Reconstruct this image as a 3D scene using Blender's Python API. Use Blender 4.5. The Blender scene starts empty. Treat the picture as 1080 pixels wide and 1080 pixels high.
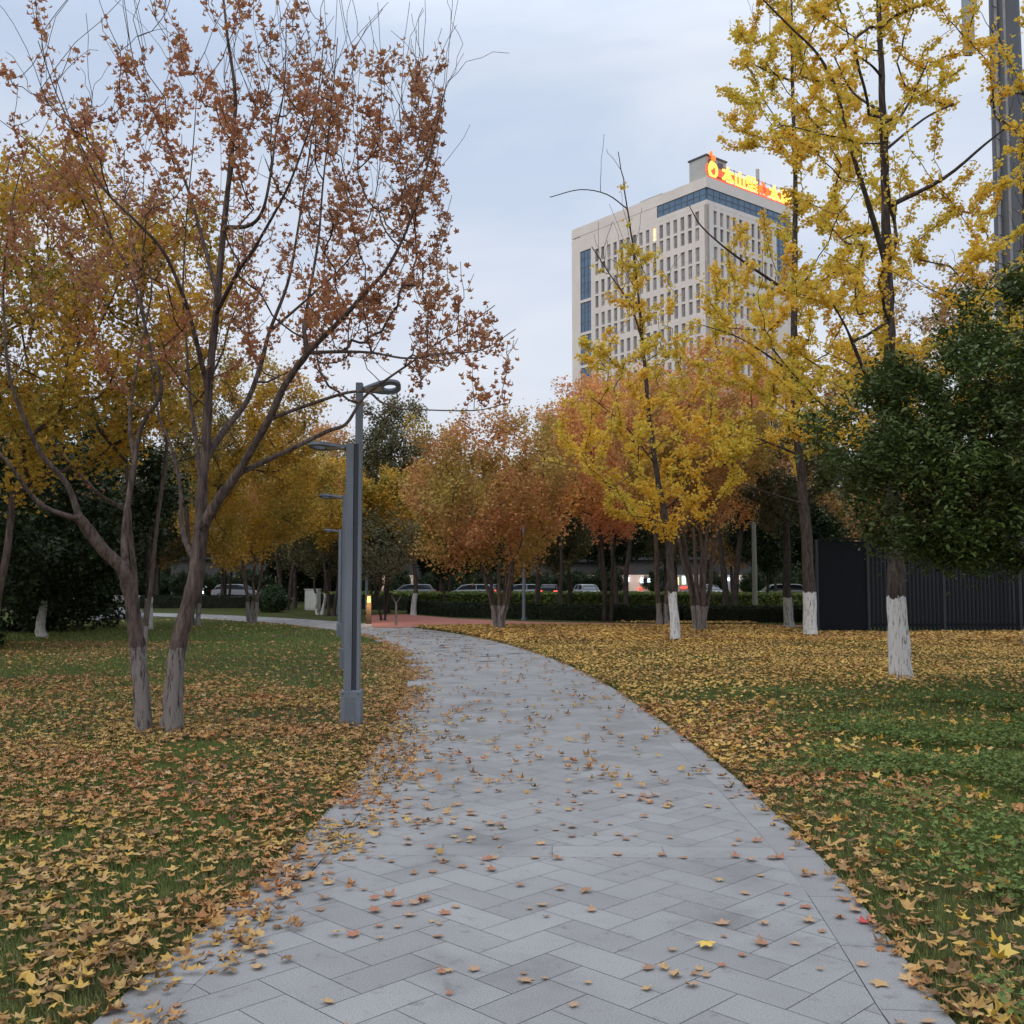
import bpy, math, random
import numpy as np
from mathutils import Vector, Matrix
R = math.radians
rng = np.random.default_rng(7)
random.seed(7)
SC = bpy.context.scene
COL = SC.collection

# ---------------------------------------------------------------- camera
PITCH = math.atan(75/1080.0)
EYE = 1.6
cd = bpy.data.cameras.new('camera'); cam = bpy.data.objects.new('camera', cd); COL.objects.link(cam)
cam.location = (0, 0, EYE); cam.rotation_euler = (math.pi/2 + PITCH, 0, 0)
cd.sensor_width = 36; cd.lens = 36; cd.clip_start = 0.05; cd.clip_end = 3000
SC.camera = cam

# ---------------------------------------------------------------- world, sun, exposure
SUN_EL, SUN_ROT = R(14), R(215)
w = bpy.data.worlds.new('World'); SC.world = w; w.use_nodes = True
nt = w.node_tree; nt.nodes.clear()
def wn(t, **k):
    n = nt.nodes.new(t)
    for a, b in k.items(): setattr(n, a, b)
    return n
sky = wn('ShaderNodeTexSky', sky_type='NISHITA', sun_disc=False, sun_elevation=SUN_EL, sun_rotation=SUN_ROT, air_density=1.2, dust_density=1.5)
bg1 = wn('ShaderNodeBackground'); bg1.inputs[1].default_value = 0.10
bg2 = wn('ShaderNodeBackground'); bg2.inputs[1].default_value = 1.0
tc = wn('ShaderNodeTexCoord'); mp = wn('ShaderNodeMapping'); mp.inputs['Scale'].default_value = (1, 1, 3.0)
mp.inputs['Rotation'].default_value = (0.0, 0.35, 0.3)
n1 = wn('ShaderNodeTexNoise'); n1.inputs['Scale'].default_value = 2.6; n1.inputs['Detail'].default_value = 6; n1.inputs['Roughness'].default_value = .5; n1.inputs['Distortion'].default_value = .4
r1 = wn('ShaderNodeValToRGB')
r1.color_ramp.elements[0].position = .36; r1.color_ramp.elements[0].color = (.50, .59, .75, 1)
r1.color_ramp.elements[1].position = .66; r1.color_ramp.elements[1].color = (.73, .77, .85, 1)
sep = wn('ShaderNodeSeparateXYZ'); mr = wn('ShaderNodeMapRange'); mr.inputs[1].default_value = 0.0; mr.inputs[2].default_value = .45; mr.inputs[3].default_value = .75; mr.inputs[4].default_value = 0.0
mxh = wn('ShaderNodeMix', data_type='RGBA'); mxh.inputs[7].default_value = (.72, .71, .77, 1)
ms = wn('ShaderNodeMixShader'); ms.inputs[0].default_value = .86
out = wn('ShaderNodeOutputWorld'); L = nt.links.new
L(sky.outputs[0], bg1.inputs[0]); L(tc.outputs['Generated'], mp.inputs[0]); L(mp.outputs[0], n1.inputs['Vector']); L(n1.outputs[0], r1.inputs[0])
L(tc.outputs['Generated'], sep.inputs[0]); L(sep.outputs[2], mr.inputs[0]); L(mr.outputs[0], mxh.inputs[0]); L(r1.outputs[0], mxh.inputs[6])
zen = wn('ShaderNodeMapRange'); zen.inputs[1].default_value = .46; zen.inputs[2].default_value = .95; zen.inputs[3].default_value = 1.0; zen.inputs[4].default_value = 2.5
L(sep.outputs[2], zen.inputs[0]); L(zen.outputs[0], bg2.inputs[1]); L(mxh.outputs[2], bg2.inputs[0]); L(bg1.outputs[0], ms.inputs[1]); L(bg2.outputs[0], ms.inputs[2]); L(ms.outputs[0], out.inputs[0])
sd = bpy.data.lights.new('sun', 'SUN'); sd.energy = 0.5; sd.angle = R(18); sd.color = (1, .95, .9)
so = bpy.data.objects.new('sun', sd); COL.objects.link(so)
so.rotation_euler = (R(90-14-25), 0, R(-35))
SC.view_settings.view_transform = 'Standard'; SC.view_settings.look = 'None'; SC.view_settings.gamma = 1; SC.view_settings.exposure = 0.28
SC.cycles.max_bounces = 5; SC.cycles.diffuse_bounces = 3; SC.cycles.glossy_bounces = 2; SC.cycles.transmission_bounces = 3
SC.cycles.use_denoising = True; SC.cycles.use_adaptive_sampling = True; SC.cycles.adaptive_threshold = .02
SC.cycles.sample_clamp_indirect = 4

# ---------------------------------------------------------------- helpers
cp, sp = math.cos(PITCH), math.sin(PITCH)
def P(px, py, d):
    a, b = (px-540)/1080., (540-py)/1080.
    v = np.array([a, cp - b*sp, sp + b*cp]); v = v*(d/v[1])
    return np.array([v[0], v[1], v[2]+EYE])
def G(px, d):                                                   # ground point seen in column px at distance d
    return P(px, 615, d)[0], d

def prop(o, label=None, cat=None, group=None, kind=None):
    if label: o['label'] = label
    if cat: o['category'] = cat
    if group: o['group'] = group
    if kind: o['kind'] = kind
    return o
def empty(name, loc, rz=0):
    o = bpy.data.objects.new(name, None); COL.objects.link(o); o.location = loc; o.rotation_euler = (0, 0, rz); o.empty_display_size = .2
    return o
def np_mesh(name, verts, facesets, smooth=False, mats=None):
    """facesets: list of (faces array (M,k), material index)"""
    me = bpy.data.meshes.new(name)
    verts = np.asarray(verts, dtype=np.float32)
    me.vertices.add(len(verts)); me.vertices.foreach_set('co', verts.ravel())
    loops = np.concatenate([np.asarray(f).ravel() for f, _ in facesets]).astype(np.int32)
    tot = np.concatenate([np.full(len(f), np.asarray(f).shape[1]) for f, _ in facesets])
    mi = np.concatenate([np.full(len(f), m) for f, m in facesets]).astype(np.int32)
    start = np.concatenate([[0], np.cumsum(tot)[:-1]]).astype(np.int32)
    me.loops.add(len(loops)); me.loops.foreach_set('vertex_index', loops)
    me.polygons.add(len(start)); me.polygons.foreach_set('loop_start', start)
    me.polygons.foreach_set('material_index', mi)
    me.polygons.foreach_set('use_smooth', np.full(len(start), bool(smooth), dtype=bool))
    for m in (mats or []): me.materials.append(m)
    me.update(calc_edges=True); me.validate()
    return me
def link(name, me, parent=None, loc=None):
    o = bpy.data.objects.new(name, me); COL.objects.link(o)
    if parent: o.parent = parent
    if loc is not None: o.location = loc
    return o
class MB:                                                       # collects boxes, prisms, tubes into one mesh
    def __init__(s): s.v = []; s.f = {}; s.n = 0
    def add(s, v, faces, m=0):
        for f in faces:
            s.f.setdefault(len(f), []).append(([i+s.n for i in f], m))
        s.v += [tuple(q) for q in v]; s.n = len(s.v)
    def box(s, x0, y0, z0, x1, y1, z1, m=0, mat=None, bev=0):
        v = [(x, y, z) for z in (z0, z1) for y in (y0, y1) for x in (x0, x1)]
        if bev:
            b = bev; v = []
            for z, q in ((z0, b), (z0+b, 0), (z1-b, 0), (z1, b)):
                v += [(x0+q+b*(q == 0)*0, y0+q, z), (x1-q, y0+q, z), (x1-q, y1-q, z), (x0+q, y1-q, z)]
            F = [(3, 2, 1, 0), (12, 13, 14, 15)] + [(4*k+i, 4*k+(i+1) % 4, 4*k+4+(i+1) % 4, 4*k+4+i) for k in range(3) for i in range(4)]
        else: F = [(0, 2, 3, 1), (4, 5, 7, 6), (0, 1, 5, 4), (2, 6, 7, 3), (0, 4, 6, 2), (1, 3, 7, 5)]
        if mat is not None: v = [tuple(mat @ Vector(q)) for q in v]
        s.add(v, F, m)
    def prism(s, outline, z0, z1, m=0, mat=None):
        n = len(outline); v = [(x, y, z0) for x, y in outline] + [(x, y, z1) for x, y in outline]
        F = [tuple(reversed(range(n))), tuple(range(n, 2*n))] + [(i, (i+1) % n, n+(i+1) % n, n+i) for i in range(n)]
        if mat is not None: v = [tuple(mat @ Vector(q)) for q in v]
        s.add(v, F, m)
    def tube(s, pts, rad, n=10, m=0, caps=True):
        pts = [Vector(p) for p in pts]; v = []
        for i, p in enumerate(pts):
            d = (pts[min(i+1, len(pts)-1)] - pts[max(i-1, 0)]).normalized()
            a = d.cross(Vector((0.3, 1, .2)) if abs(d.y) < .9 else Vector((1, .2, 0))).normalized(); b = d.cross(a)
            r = rad[i] if hasattr(rad, '__len__') else rad
            v += [p + (a*math.cos(2*math.pi*k/n) + b*math.sin(2*math.pi*k/n))*r for k in range(n)]
        F = [(i*n+k, i*n+(k+1) % n, (i+1)*n+(k+1) % n, (i+1)*n+k) for i in range(len(pts)-1) for k in range(n)]
        if caps: F += [tuple(reversed(range(n))), tuple(range((len(pts)-1)*n, len(pts)*n))]
        s.add(v, F, m)
    def mesh(s, name, mats, smooth=False):
        fs = []
        for k, L_ in s.f.items():
            for m in sorted({q[1] for q in L_}):
                fs.append((np.array([q[0] for q in L_ if q[1] == m]), m))
        return np_mesh(name, s.v, fs, smooth, mats)
    def build(s, name, mats, parent=None, smooth=False, loc=None):
        if not isinstance(mats, (list, tuple)): mats = [mats]
        o = link(name, s.mesh(name, mats, False), parent, loc)
        if smooth:
            o.data.polygons.foreach_set('use_smooth', np.ones(len(o.data.polygons), dtype=bool))
            try: o.data.set_sharp_from_angle(angle=R(40))
            except Exception: pass
        return o

# ---------------------------------------------------------------- materials
def mat_new(name):
    m = bpy.data.materials.new(name); m.use_nodes = True; t = m.node_tree; t.nodes.clear()
    o = t.nodes.new('ShaderNodeOutputMaterial'); b = t.nodes.new('ShaderNodeBsdfPrincipled'); t.links.new(b.outputs[0], o.inputs[0])
    return m, t, b, o
def ramp(t, stops, interp='LINEAR'):
    r = t.nodes.new('ShaderNodeValToRGB'); cr = r.color_ramp; cr.interpolation = interp
    while len(cr.elements) < len(stops): cr.elements.new(.5)
    for e, (p, c) in zip(cr.elements, stops): e.position = p; e.color = (*c, 1)
    return r
def noise(t, scale, detail=4, rough=.5, vec=None, stretch=None, coord='Object'):
    n = t.nodes.new('ShaderNodeTexNoise'); n.inputs['Scale'].default_value = scale; n.inputs['Detail'].default_value = detail; n.inputs['Roughness'].default_value = rough
    c = t.nodes.new('ShaderNodeTexCoord'); src = c.outputs[coord]
    if stretch:
        m = t.nodes.new('ShaderNodeMapping'); m.inputs['Scale'].default_value = stretch; t.links.new(src, m.inputs[0]); src = m.outputs[0]
    t.links.new(src, n.inputs['Vector'])
    return n
def mixc(t, f, a, b, mode='MIX'):
    m = t.nodes.new('ShaderNodeMix'); m.data_type = 'RGBA'; m.blend_type = mode
    for s, i in ((f, 0), (a, 6), (b, 7)):
        if isinstance(s, (int, float)): m.inputs[i].default_value = s
        elif isinstance(s, tuple): m.inputs[i].default_value = (*s, 1)
        else: t.links.new(s, m.inputs[i])
    return m.outputs[2]
def simple(name, col, rough=.6, var=.15, scale=6, metal=0, bump=.0, stretch=None):
    m, t, b, o = mat_new(name)
    n = noise(t, scale, 5, .6, stretch=stretch)
    r = ramp(t, [(.3, tuple(c*(1-var) for c in col)), (.7, tuple(min(1, c*(1+var)) for c in col))])
    t.links.new(n.outputs[0], r.inputs[0]); t.links.new(r.outputs[0], b.inputs['Base Color'])
    b.inputs['Roughness'].default_value = rough; b.inputs['Metallic'].default_value = metal
    if bump:
        bp = t.nodes.new('ShaderNodeBump'); bp.inputs['Strength'].default_value = bump; bp.inputs['Distance'].default_value = .02
        t.links.new(n.outputs[0], bp.inputs['Height']); t.links.new(bp.outputs[0], b.inputs['Normal'])
    return m
def emit(name, col, s):
    m, t, b, o = mat_new(name)
    b.inputs['Base Color'].default_value = (*[min(1, c) for c in col], 1); b.inputs['Emission Color'].default_value = (*col, 1); b.inputs['Emission Strength'].default_value = s
    return m
def leafmat(name, cols, patch=None, trans=.35, rough=.6, spec=.22, pscale=.55):
    """cols: colours picked per leaf; patch: (colours) picked by slow noise through the crown"""
    m, t, b, o = mat_new(name)
    g = t.nodes.new('ShaderNodeNewGeometry')
    r = ramp(t, [(i/len(cols), c) for i, c in enumerate(cols)], 'CONSTANT')
    t.links.new(g.outputs['Random Per Island'], r.inputs[0]); c = r.outputs[0]
    if patch:
        r2 = ramp(t, [(i/len(patch), q) for i, q in enumerate(patch)], 'CONSTANT'); t.links.new(g.outputs['Random Per Island'], r2.inputs[0])
        n = noise(t, pscale, 2, .5); r3 = ramp(t, [(.42, (0, 0, 0)), (.58, (1, 1, 1))]); t.links.new(n.outputs[0], r3.inputs[0])
        c = mixc(t, r3.outputs[0], c, r2.outputs[0])
    t.links.new(c, b.inputs['Base Color']); b.inputs['Roughness'].default_value = rough; b.inputs['Specular IOR Level'].default_value = spec
    if trans:
        tr = t.nodes.new('ShaderNodeBsdfTranslucent'); t.links.new(c, tr.inputs[0]); mx = t.nodes.new('ShaderNodeMixShader'); mx.inputs[0].default_value = trans
        t.links.new(b.outputs[0], mx.inputs[1]); t.links.new(tr.outputs[0], mx.inputs[2]); t.links.new(mx.outputs[0], o.inputs[0])
    return m
def bark(name, c0, c1, white=0, wc=(.50, .49, .48), scale=1.0, peel=.46):
    m, t, b, o = mat_new(name)
    n = noise(t, 14*scale, 6, .65, stretch=(1, 1, .22)); r = ramp(t, [(.3, c0), (.68, c1)]); t.links.new(n.outputs[0], r.inputs[0]); c = r.outputs[0]
    n3 = noise(t, 30*scale, 5, .7, stretch=(1, 1, .14))
    rf3 = ramp(t, [(.36, (.45, .43, .42)), (.60, (1.25, 1.22, 1.2))]); t.links.new(n3.outputs[0], rf3.inputs[0]); c = mixc(t, 1.0, c, rf3.outputs[0], 'MULTIPLY')
    if white:
        tc_ = t.nodes.new('ShaderNodeTexCoord'); s = t.nodes.new('ShaderNodeSeparateXYZ'); t.links.new(tc_.outputs['Object'], s.inputs[0])
        n2 = noise(t, 6, 5, .7); ma = t.nodes.new('ShaderNodeMath'); ma.operation = 'MULTIPLY_ADD'; t.links.new(n2.outputs[0], ma.inputs[0]); ma.inputs[1].default_value = .26; t.links.new(s.outputs[2], ma.inputs[2])
        lt = t.nodes.new('ShaderNodeMath'); lt.operation = 'LESS_THAN'; t.links.new(ma.outputs[0], lt.inputs[0]); lt.inputs[1].default_value = white+.09
        rp = ramp(t, [(peel-.08, (0, 0, 0)), (peel+.04, (1, 1, 1))]); t.links.new(n3.outputs[0], rp.inputs[0])
        mu = t.nodes.new('ShaderNodeMath'); mu.operation = 'MULTIPLY'; t.links.new(rp.outputs[0], mu.inputs[0]); t.links.new(lt.outputs[0], mu.inputs[1])
        c = mixc(t, mu.outputs[0], c, wc)
    t.links.new(c, b.inputs['Base Color']); b.inputs['Roughness'].default_value = .9; b.inputs['Specular IOR Level'].default_value = .15
    bp = t.nodes.new('ShaderNodeBump'); bp.inputs['Strength'].default_value = .9; bp.inputs['Distance'].default_value = .03
    t.links.new(n3.outputs[0], bp.inputs['Height']); t.links.new(bp.outputs[0], b.inputs['Normal'])
    return m

# ---------------------------------------------------------------- ground layout
CLP = np.array([(-.25, -6), (-.12, -1), (0, 2), (.03, 3.7), (.15, 5), (.23, 6), (.27, 7.6), (.26, 9.6), (.15, 12.5), (-.1, 16.5), (-.75, 22), (-2.0, 28), (-3.75, 33.5), (-6.2, 38.5), (-9.2, 43), (-13.2, 48), (-18, 52.5), (-25, 57), (-34, 60), (-46, 62)])
def catmull(pts, k):
    pts = np.asarray(pts, float); p = np.vstack([2*pts[0]-pts[1], pts, 2*pts[-1]-pts[-2]]); out_ = []
    for i in range(1, len(p)-2):
        for j in range(k):
            t = j/k; a, b, c, d = p[i-1], p[i], p[i+1], p[i+2]
            out_.append(.5*((2*b) + (c-a)*t + (2*a-5*b+4*c-d)*t*t + (3*b-a-3*c+d)*t**3))
    out_.append(pts[-1]); return np.array(out_)
CL = catmull(CLP, 16)
seg = np.diff(CL, axis=0); sl = np.linalg.norm(seg, axis=1); ARC = np.concatenate([[0], np.cumsum(sl)])
HW = 1.57
def path_sd(x, y):
    """signed lateral offset (right positive) and arc length of points to the path's centre line"""
    x = np.atleast_1d(np.asarray(x, float)); y = np.atleast_1d(np.asarray(y, float)); off = np.empty(len(x)); arc = np.empty(len(x))
    for a in range(0, len(x), 20000):
        q = np.stack([x[a:a+20000], y[a:a+20000]], 1); d = ((q[:, None, :]-CL[None, ::2, :])**2).sum(2); i = np.minimum(d.argmin(1)*2, len(seg)-1)
        best = None
        for k in (-1, 0):
            j = np.clip(i+k, 0, len(seg)-1); tt = ((q-CL[j])*seg[j]).sum(1)/(sl[j]**2); tc_ = np.clip(tt, 0, 1); pr = CL[j]+seg[j]*tc_[:, None]; dd = np.linalg.norm(q-pr, axis=1)
            cr = seg[j][:, 0]*(q-CL[j])[:, 1]-seg[j][:, 1]*(q-CL[j])[:, 0]; o_ = np.where(cr < 0, dd, -dd); ar = ARC[j]+sl[j]*tc_
            if best is None: best = [dd, o_, ar]
            else:
                m_ = dd < best[0]; best[0] = np.where(m_, dd, best[0]); best[1] = np.where(m_, o_, best[1]); best[2] = np.where(m_, ar, best[2])
        off[a:a+20000] = best[1]; arc[a:a+20000] = best[2]
    return off, arc
def vnoise(x, y, s, seed=0):                                     # smooth value noise 0..1
    r = np.random.default_rng(seed).random((64, 64)); u = np.asarray(x)/s+31.3; v = np.asarray(y)/s+17.7
    i, j = np.floor(u).astype(int), np.floor(v).astype(int); fu, fv = u-i, v-j; fu = fu*fu*(3-2*fu); fv = fv*fv*(3-2*fv); g = lambda a, b: r[a % 64, b % 64]
    return (g(i, j)*(1-fu)+g(i+1, j)*fu)*(1-fv)+(g(i, j+1)*(1-fu)+g(i+1, j+1)*fu)*fv
def sstep(a, b, x): t = np.clip((x-a)/(b-a), 0, 1); return t*t*(3-2*t)
# brick red walkway (polygons on the ground, beyond the park path)
RED = [G(385, 51), G(395, 36.8), G(470, 37.6), G(560, 38.2), G(720, 37.6), G(880, 37.0), (17, 36.8), (17, 38.6), G(860, 38.8), G(720, 39.8), G(560, 42.5), G(480, 46.5), G(425, 53)]
def in_poly(x, y, poly):
    c = np.zeros(len(x), bool); n = len(poly)
    for i in range(n):
        (x1, y1), (x2, y2) = poly[i], poly[(i+1) % n]
        m_ = ((y1 > y) != (y2 > y)) & (x < (x2-x1)*(y-y1)/(y2-y1+1e-12)+x1); c ^= m_
    return c
def gh(x, y):                                                    # ground height
    x = np.atleast_1d(np.asarray(x, float)); y = np.atleast_1d(np.asarray(y, float)); off, _ = path_sd(x, y); d = np.abs(off)-HW
    k = sstep(0, 1.5, d)*(1-sstep(30, 36, y))
    return -.022 + sstep(-.02, .12, d)*.03 + k*(.01+.035*vnoise(x, y, 3.1, 3)+.025*vnoise(x, y, .9, 4))
def gh1(x, y): return float(gh([x], [y])[0])

# ---------------------------------------------------------------- ground sheet
m_ground, t, b, o = mat_new('soil_and_turf')
n_ = noise(t, .35, 6, .6); n2_ = noise(t, 18, 5, .7)
c_ = mixc(t, n2_.outputs[0], (.040, .046, .014), (.075, .062, .030)); r_ = ramp(t, [(.4, (0, 0, 0)), (.62, (1, 1, 1))]); t.links.new(n_.outputs[0], r_.inputs[0])
c2_ = mixc(t, r_.outputs[0], c_, (.050, .068, .018)); t.links.new(c2_, b.inputs['Base Color']); b.inputs['Roughness'].default_value = 1; b.inputs['Specular IOR Level'].default_value = .05
bp_ = t.nodes.new('ShaderNodeBump'); bp_.inputs['Strength'].default_value = .6; bp_.inputs['Distance'].default_value = .03; t.links.new(n2_.outputs[0], bp_.inputs['Height']); t.links.new(bp_.outputs[0], b.inputs['Normal'])
xs = np.unique(np.concatenate([np.linspace(-700, -40, 12), np.linspace(-40, -16, 30), np.linspace(-16, 16, 260), np.linspace(16, 40, 30), np.linspace(40, 700, 12)]))
ys = np.unique(np.concatenate([np.linspace(-60, -2, 8), np.linspace(-2, 20, 160), np.linspace(20, 60, 100), np.linspace(60, 1400, 16)]))
X, Y = np.meshgrid(xs, ys); Z = gh(X.ravel(), Y.ravel()); V = np.stack([X.ravel(), Y.ravel(), Z], 1); nx = len(xs)
I, J = np.meshgrid(np.arange(nx-1), np.arange(len(ys)-1)); q = (J*nx+I).ravel(); F = np.stack([q, q+1, q+1+nx, q+nx], 1)
prop(link('ground', np_mesh('ground', V, [(F, 0)], True, [m_ground])), kind='structure')

# ---------------------------------------------------------------- path of herringbone stones
m_stone, t, b, o = mat_new('granite_paving')
g_ = t.nodes.new('ShaderNodeNewGeometry'); rr = ramp(t, [(0, (.248, .240, .228)), (.5, (.276, .268, .256)), (1, (.304, .296, .284))]); t.links.new(g_.outputs['Random Per Island'], rr.inputs[0])
sp1 = noise(t, 160, 3, .7); rs = ramp(t, [(.3, (.60, .60, .60)), (.7, (1.3, 1.3, 1.3))]); t.links.new(sp1.outputs[0], rs.inputs[0])
sp2 = noise(t, 1.3, 5, .6); rs2 = ramp(t, [(.30, (.72, .715, .70)), (.45, (.93, .93, .925)), (.7, (1.06, 1.06, 1.06))]); t.links.new(sp2.outputs[0], rs2.inputs[0])
sp3 = noise(t, 7, 6, .7); rs3 = ramp(t, [(.30, (.62, .60, .57)), (.42, (1, 1, 1))]); t.links.new(sp3.outputs[0], rs3.inputs[0])
cc0 = mixc(t, 1.0, mixc(t, 1.0, rr.outputs[0], rs.outputs[0], 'MULTIPLY'), rs2.outputs[0], 'MULTIPLY'); cc = mixc(t, .8, cc0, rs3.outputs[0], 'MULTIPLY'); t.links.new(cc, b.inputs['Base Color'])
b.inputs['Roughness'].default_value = .72; b.inputs['Specular IOR Level'].default_value = .35
bp = t.nodes.new('ShaderNodeBump'); bp.inputs['Strength'].default_value = .25; bp.inputs['Distance'].default_value = .004; t.links.new(sp1.outputs[0], bp.inputs['Height']); t.links.new(bp.outputs[0], b.inputs['Normal'])
m_joint = simple('joint_sand', (.135, .13, .12), .95, .3, 30)
PMAX = ARC[np.argmin(np.abs(CL[:, 0]+40))]
def cl_at(s):
    s = min(max(s, 0), ARC[-1]-1e-6); i = int(np.searchsorted(ARC, s, 'right')-1); f = (s-ARC[i])/sl[i]; tg = seg[i]/sl[i]
    i2 = min(i+1, len(seg)-1); tg2 = seg[i2]/sl[i2]; tg = tg*(1-f)+tg2*f; tg /= np.linalg.norm(tg)
    return CL[i]+seg[i]*f, tg
def clip(poly, p, n):                                           # keep side where (q-p).n <= 0
    o_ = []
    for i in range(len(poly)):
        a, b_ = poly[i], poly[(i+1) % len(poly)]; da, db = np.dot(a-p, n), np.dot(b_-p, n)
        if da <= 0: o_.append(a)
        if (da < 0 < db) or (db < 0 < da): o_.append(a+(b_-a)*(da/(da-db)))
    return o_
pb = MB(); BW = .24; SW = .208; gap = .0036; BANDS = []
s0 = ARC[np.argmin(np.abs(CL[:, 1]-6.25))]
BANDS = [s0+5.2*k for k in range(-1, 14)]; BH = .13
def addpoly(poly, z=0.0):
    if len(poly) < 3: return
    a = 0.5*sum(poly[i][0]*poly[(i+1) % len(poly)][1]-poly[(i+1) % len(poly)][0]*poly[i][1] for i in range(len(poly)))
    if abs(a) < 2e-3: return
    if a < 0: poly = poly[::-1]
    pb.add([(q[0], q[1], z) for q in poly], [tuple(range(len(poly)))], 0)
ang = R(45); ca, sa = math.cos(ang), math.sin(ang)
cells = []
lim = int(75/SW)
cx = []
for yy in np.arange(-2, 64, SW*.5):
    k = np.argmin(np.abs(CL[:, 1]-yy)); cx.append((yy, CL[k, 0]))
seen = set()
for i in range(len(CL)-1):
    if CL[i, 0] < -40 or CL[i, 1] < -3: continue
    for s in np.linspace(0, 1, max(1, int(sl[i]/SW))+1):
        p, tg = CL[i]+seg[i]*s, seg[i]/sl[i]; nr = np.array([tg[1], -tg[0]])
        for o_ in np.arange(-1.7, 1.71, SW*.6):
            q = p+nr*o_; u = (ca*q[0]+sa*q[1])/SW; v = (-sa*q[0]+ca*q[1])/SW; seen.add((math.floor(u), math.floor(v)))
stones = set()
for (u, v) in seen:
    k = (u-v) % 4
    if k == 0: stones.add((u, v, 2, 1))
    elif k == 1: stones.add((u-1, v, 2, 1))
    elif k == 3: stones.add((u, v, 1, 2))
    else: stones.add((u, v-1, 1, 2))
for (u, v, a, b_) in sorted(stones):
    g2 = gap/2/SW; cs = [(u+g2, v+g2), (u+a-g2, v+g2), (u+a-g2, v+b_-g2), (u+g2, v+b_-g2)]
    poly = [np.array([ca*p*SW-sa*q*SW, sa*p*SW+ca*q*SW]) for p, q in cs]; c = sum(poly)/4
    off, arc = path_sd([c[0]], [c[1]]); off, arc = off[0], arc[0]
    if abs(off) > HW+.2 or arc > PMAX-.5 or arc < .5: continue
    p, tg = cl_at(arc); nr = np.array([tg[1], -tg[0]])
    poly = clip(poly, p+nr*(HW-BW-gap/2), nr); poly = clip(poly, p-nr*(HW-BW-gap/2), -nr) if len(poly) > 2 else poly
    bs = min(BANDS, key=lambda s: abs(s-arc))
    if abs(bs-arc) < .6 and len(poly) > 2:
        bp_, btg = cl_at(bs)
        if arc < bs: pl = [clip(poly, bp_-btg*(BH+gap/2), btg), clip(poly, bp_+btg*(BH+gap/2), -btg)]
        else: pl = [clip(poly, bp_+btg*(BH+gap/2), -btg), clip(poly, bp_-btg*(BH+gap/2), btg)]
        for q in pl: addpoly(q)
    else: addpoly(poly)
for bs in BANDS:
    p, tg = cl_at(bs); nr = np.array([tg[1], -tg[0]]); wtot = 2*(HW-BW); k = 4
    for i in range(k):
        a0, a1 = -wtot/2+i*wtot/k+gap/2, -wtot/2+(i+1)*wtot/k-gap/2
        addpoly([p+nr*a0-tg*(BH-gap/2), p+nr*a1-tg*(BH-gap/2), p+nr*a1+tg*(BH-gap/2), p+nr*a0+tg*(BH-gap/2)])
for side in (-1, 1):
    s = 1.0
    while s < PMAX-1:
        (p0, t0), (p1, t1) = cl_at(s+gap/2), cl_at(s+.7-gap/2); n0, n1_ = np.array([t0[1], -t0[0]])*side, np.array([t1[1], -t1[0]])*side
        addpoly([p0+n0*(HW-BW+gap/2), p0+n0*HW, p1+n1_*HW, p1+n1_*(HW-BW+gap/2)]); s += .7
po = pb.build('path', [m_stone]); prop(po, kind='structure')
jb = MB(); n = 0
for i in range(0, len(CL)-2):
    if CL[i, 0] < -40: continue
    (p0, t0), (p1, t1) = cl_at(ARC[i]+1e-5), cl_at(ARC[i+1]+1e-5); h = HW-.005
    a, b_, c, d = [q for q in (p0+np.array([t0[1], -t0[0]])*h, p1+np.array([t1[1], -t1[0]])*h, p1-np.array([t1[1], -t1[0]])*h, p0-np.array([t0[1], -t0[0]])*h)]
    jb.add([(q[0], q[1], -.007) for q in (a, b_, c, d)], [(0, 1, 2, 3)])
prop(jb.build('path_bed', [m_joint]), kind='structure')
m_red = simple('red_paving', (.30, .105, .07), .85, .2, 9)
rb = MB(); rb.prism(RED, -.05, .012); prop(rb.build('red_walkway', [m_red]), kind='structure')
# far road
m_road = simple('asphalt', (.06, .06, .062), .9, .2, 4)
rb = MB(); rb.box(-400, 92, -.3, 400, 122, .012); prop(rb.build('road', [m_road]), kind='structure')
m_kerb = simple('concrete_kerb', (.36, .35, .33), .85, .15, 3)
kb = MB(); kb.box(-400, 91.6, -.2, 400, 92, .15); kb.box(-400, 122, -.2, 400, 122.4, .15); prop(kb.build('pavement', [m_kerb]), kind='structure')

# ---------------------------------------------------------------- leaves
def rotmats(n, yaw=None, tilt=None, rg=rng):
    """random rotations: leaf normal tilted from +z by tilt, turned by yaw, spun about its own normal"""
    a = rg.random(n)*2*np.pi if yaw is None else yaw; tl = tilt; s_ = rg.random(n)*2*np.pi
    ca_, sa_, ct, st, cs_, ss = np.cos(a), np.sin(a), np.cos(tl), np.sin(tl), np.cos(s_), np.sin(s_)
    Rz = np.zeros((n, 3, 3)); Rz[:, 0, 0] = ca_; Rz[:, 0, 1] = -sa_; Rz[:, 1, 0] = sa_; Rz[:, 1, 1] = ca_; Rz[:, 2, 2] = 1
    Rx = np.zeros((n, 3, 3)); Rx[:, 0, 0] = 1; Rx[:, 1, 1] = ct; Rx[:, 1, 2] = -st; Rx[:, 2, 1] = st; Rx[:, 2, 2] = ct
    Rs = np.zeros((n, 3, 3)); Rs[:, 0, 0] = cs_; Rs[:, 0, 1] = -ss; Rs[:, 1, 0] = ss; Rs[:, 1, 1] = cs_; Rs[:, 2, 2] = 1
    return Rz @ Rx @ Rs
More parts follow.
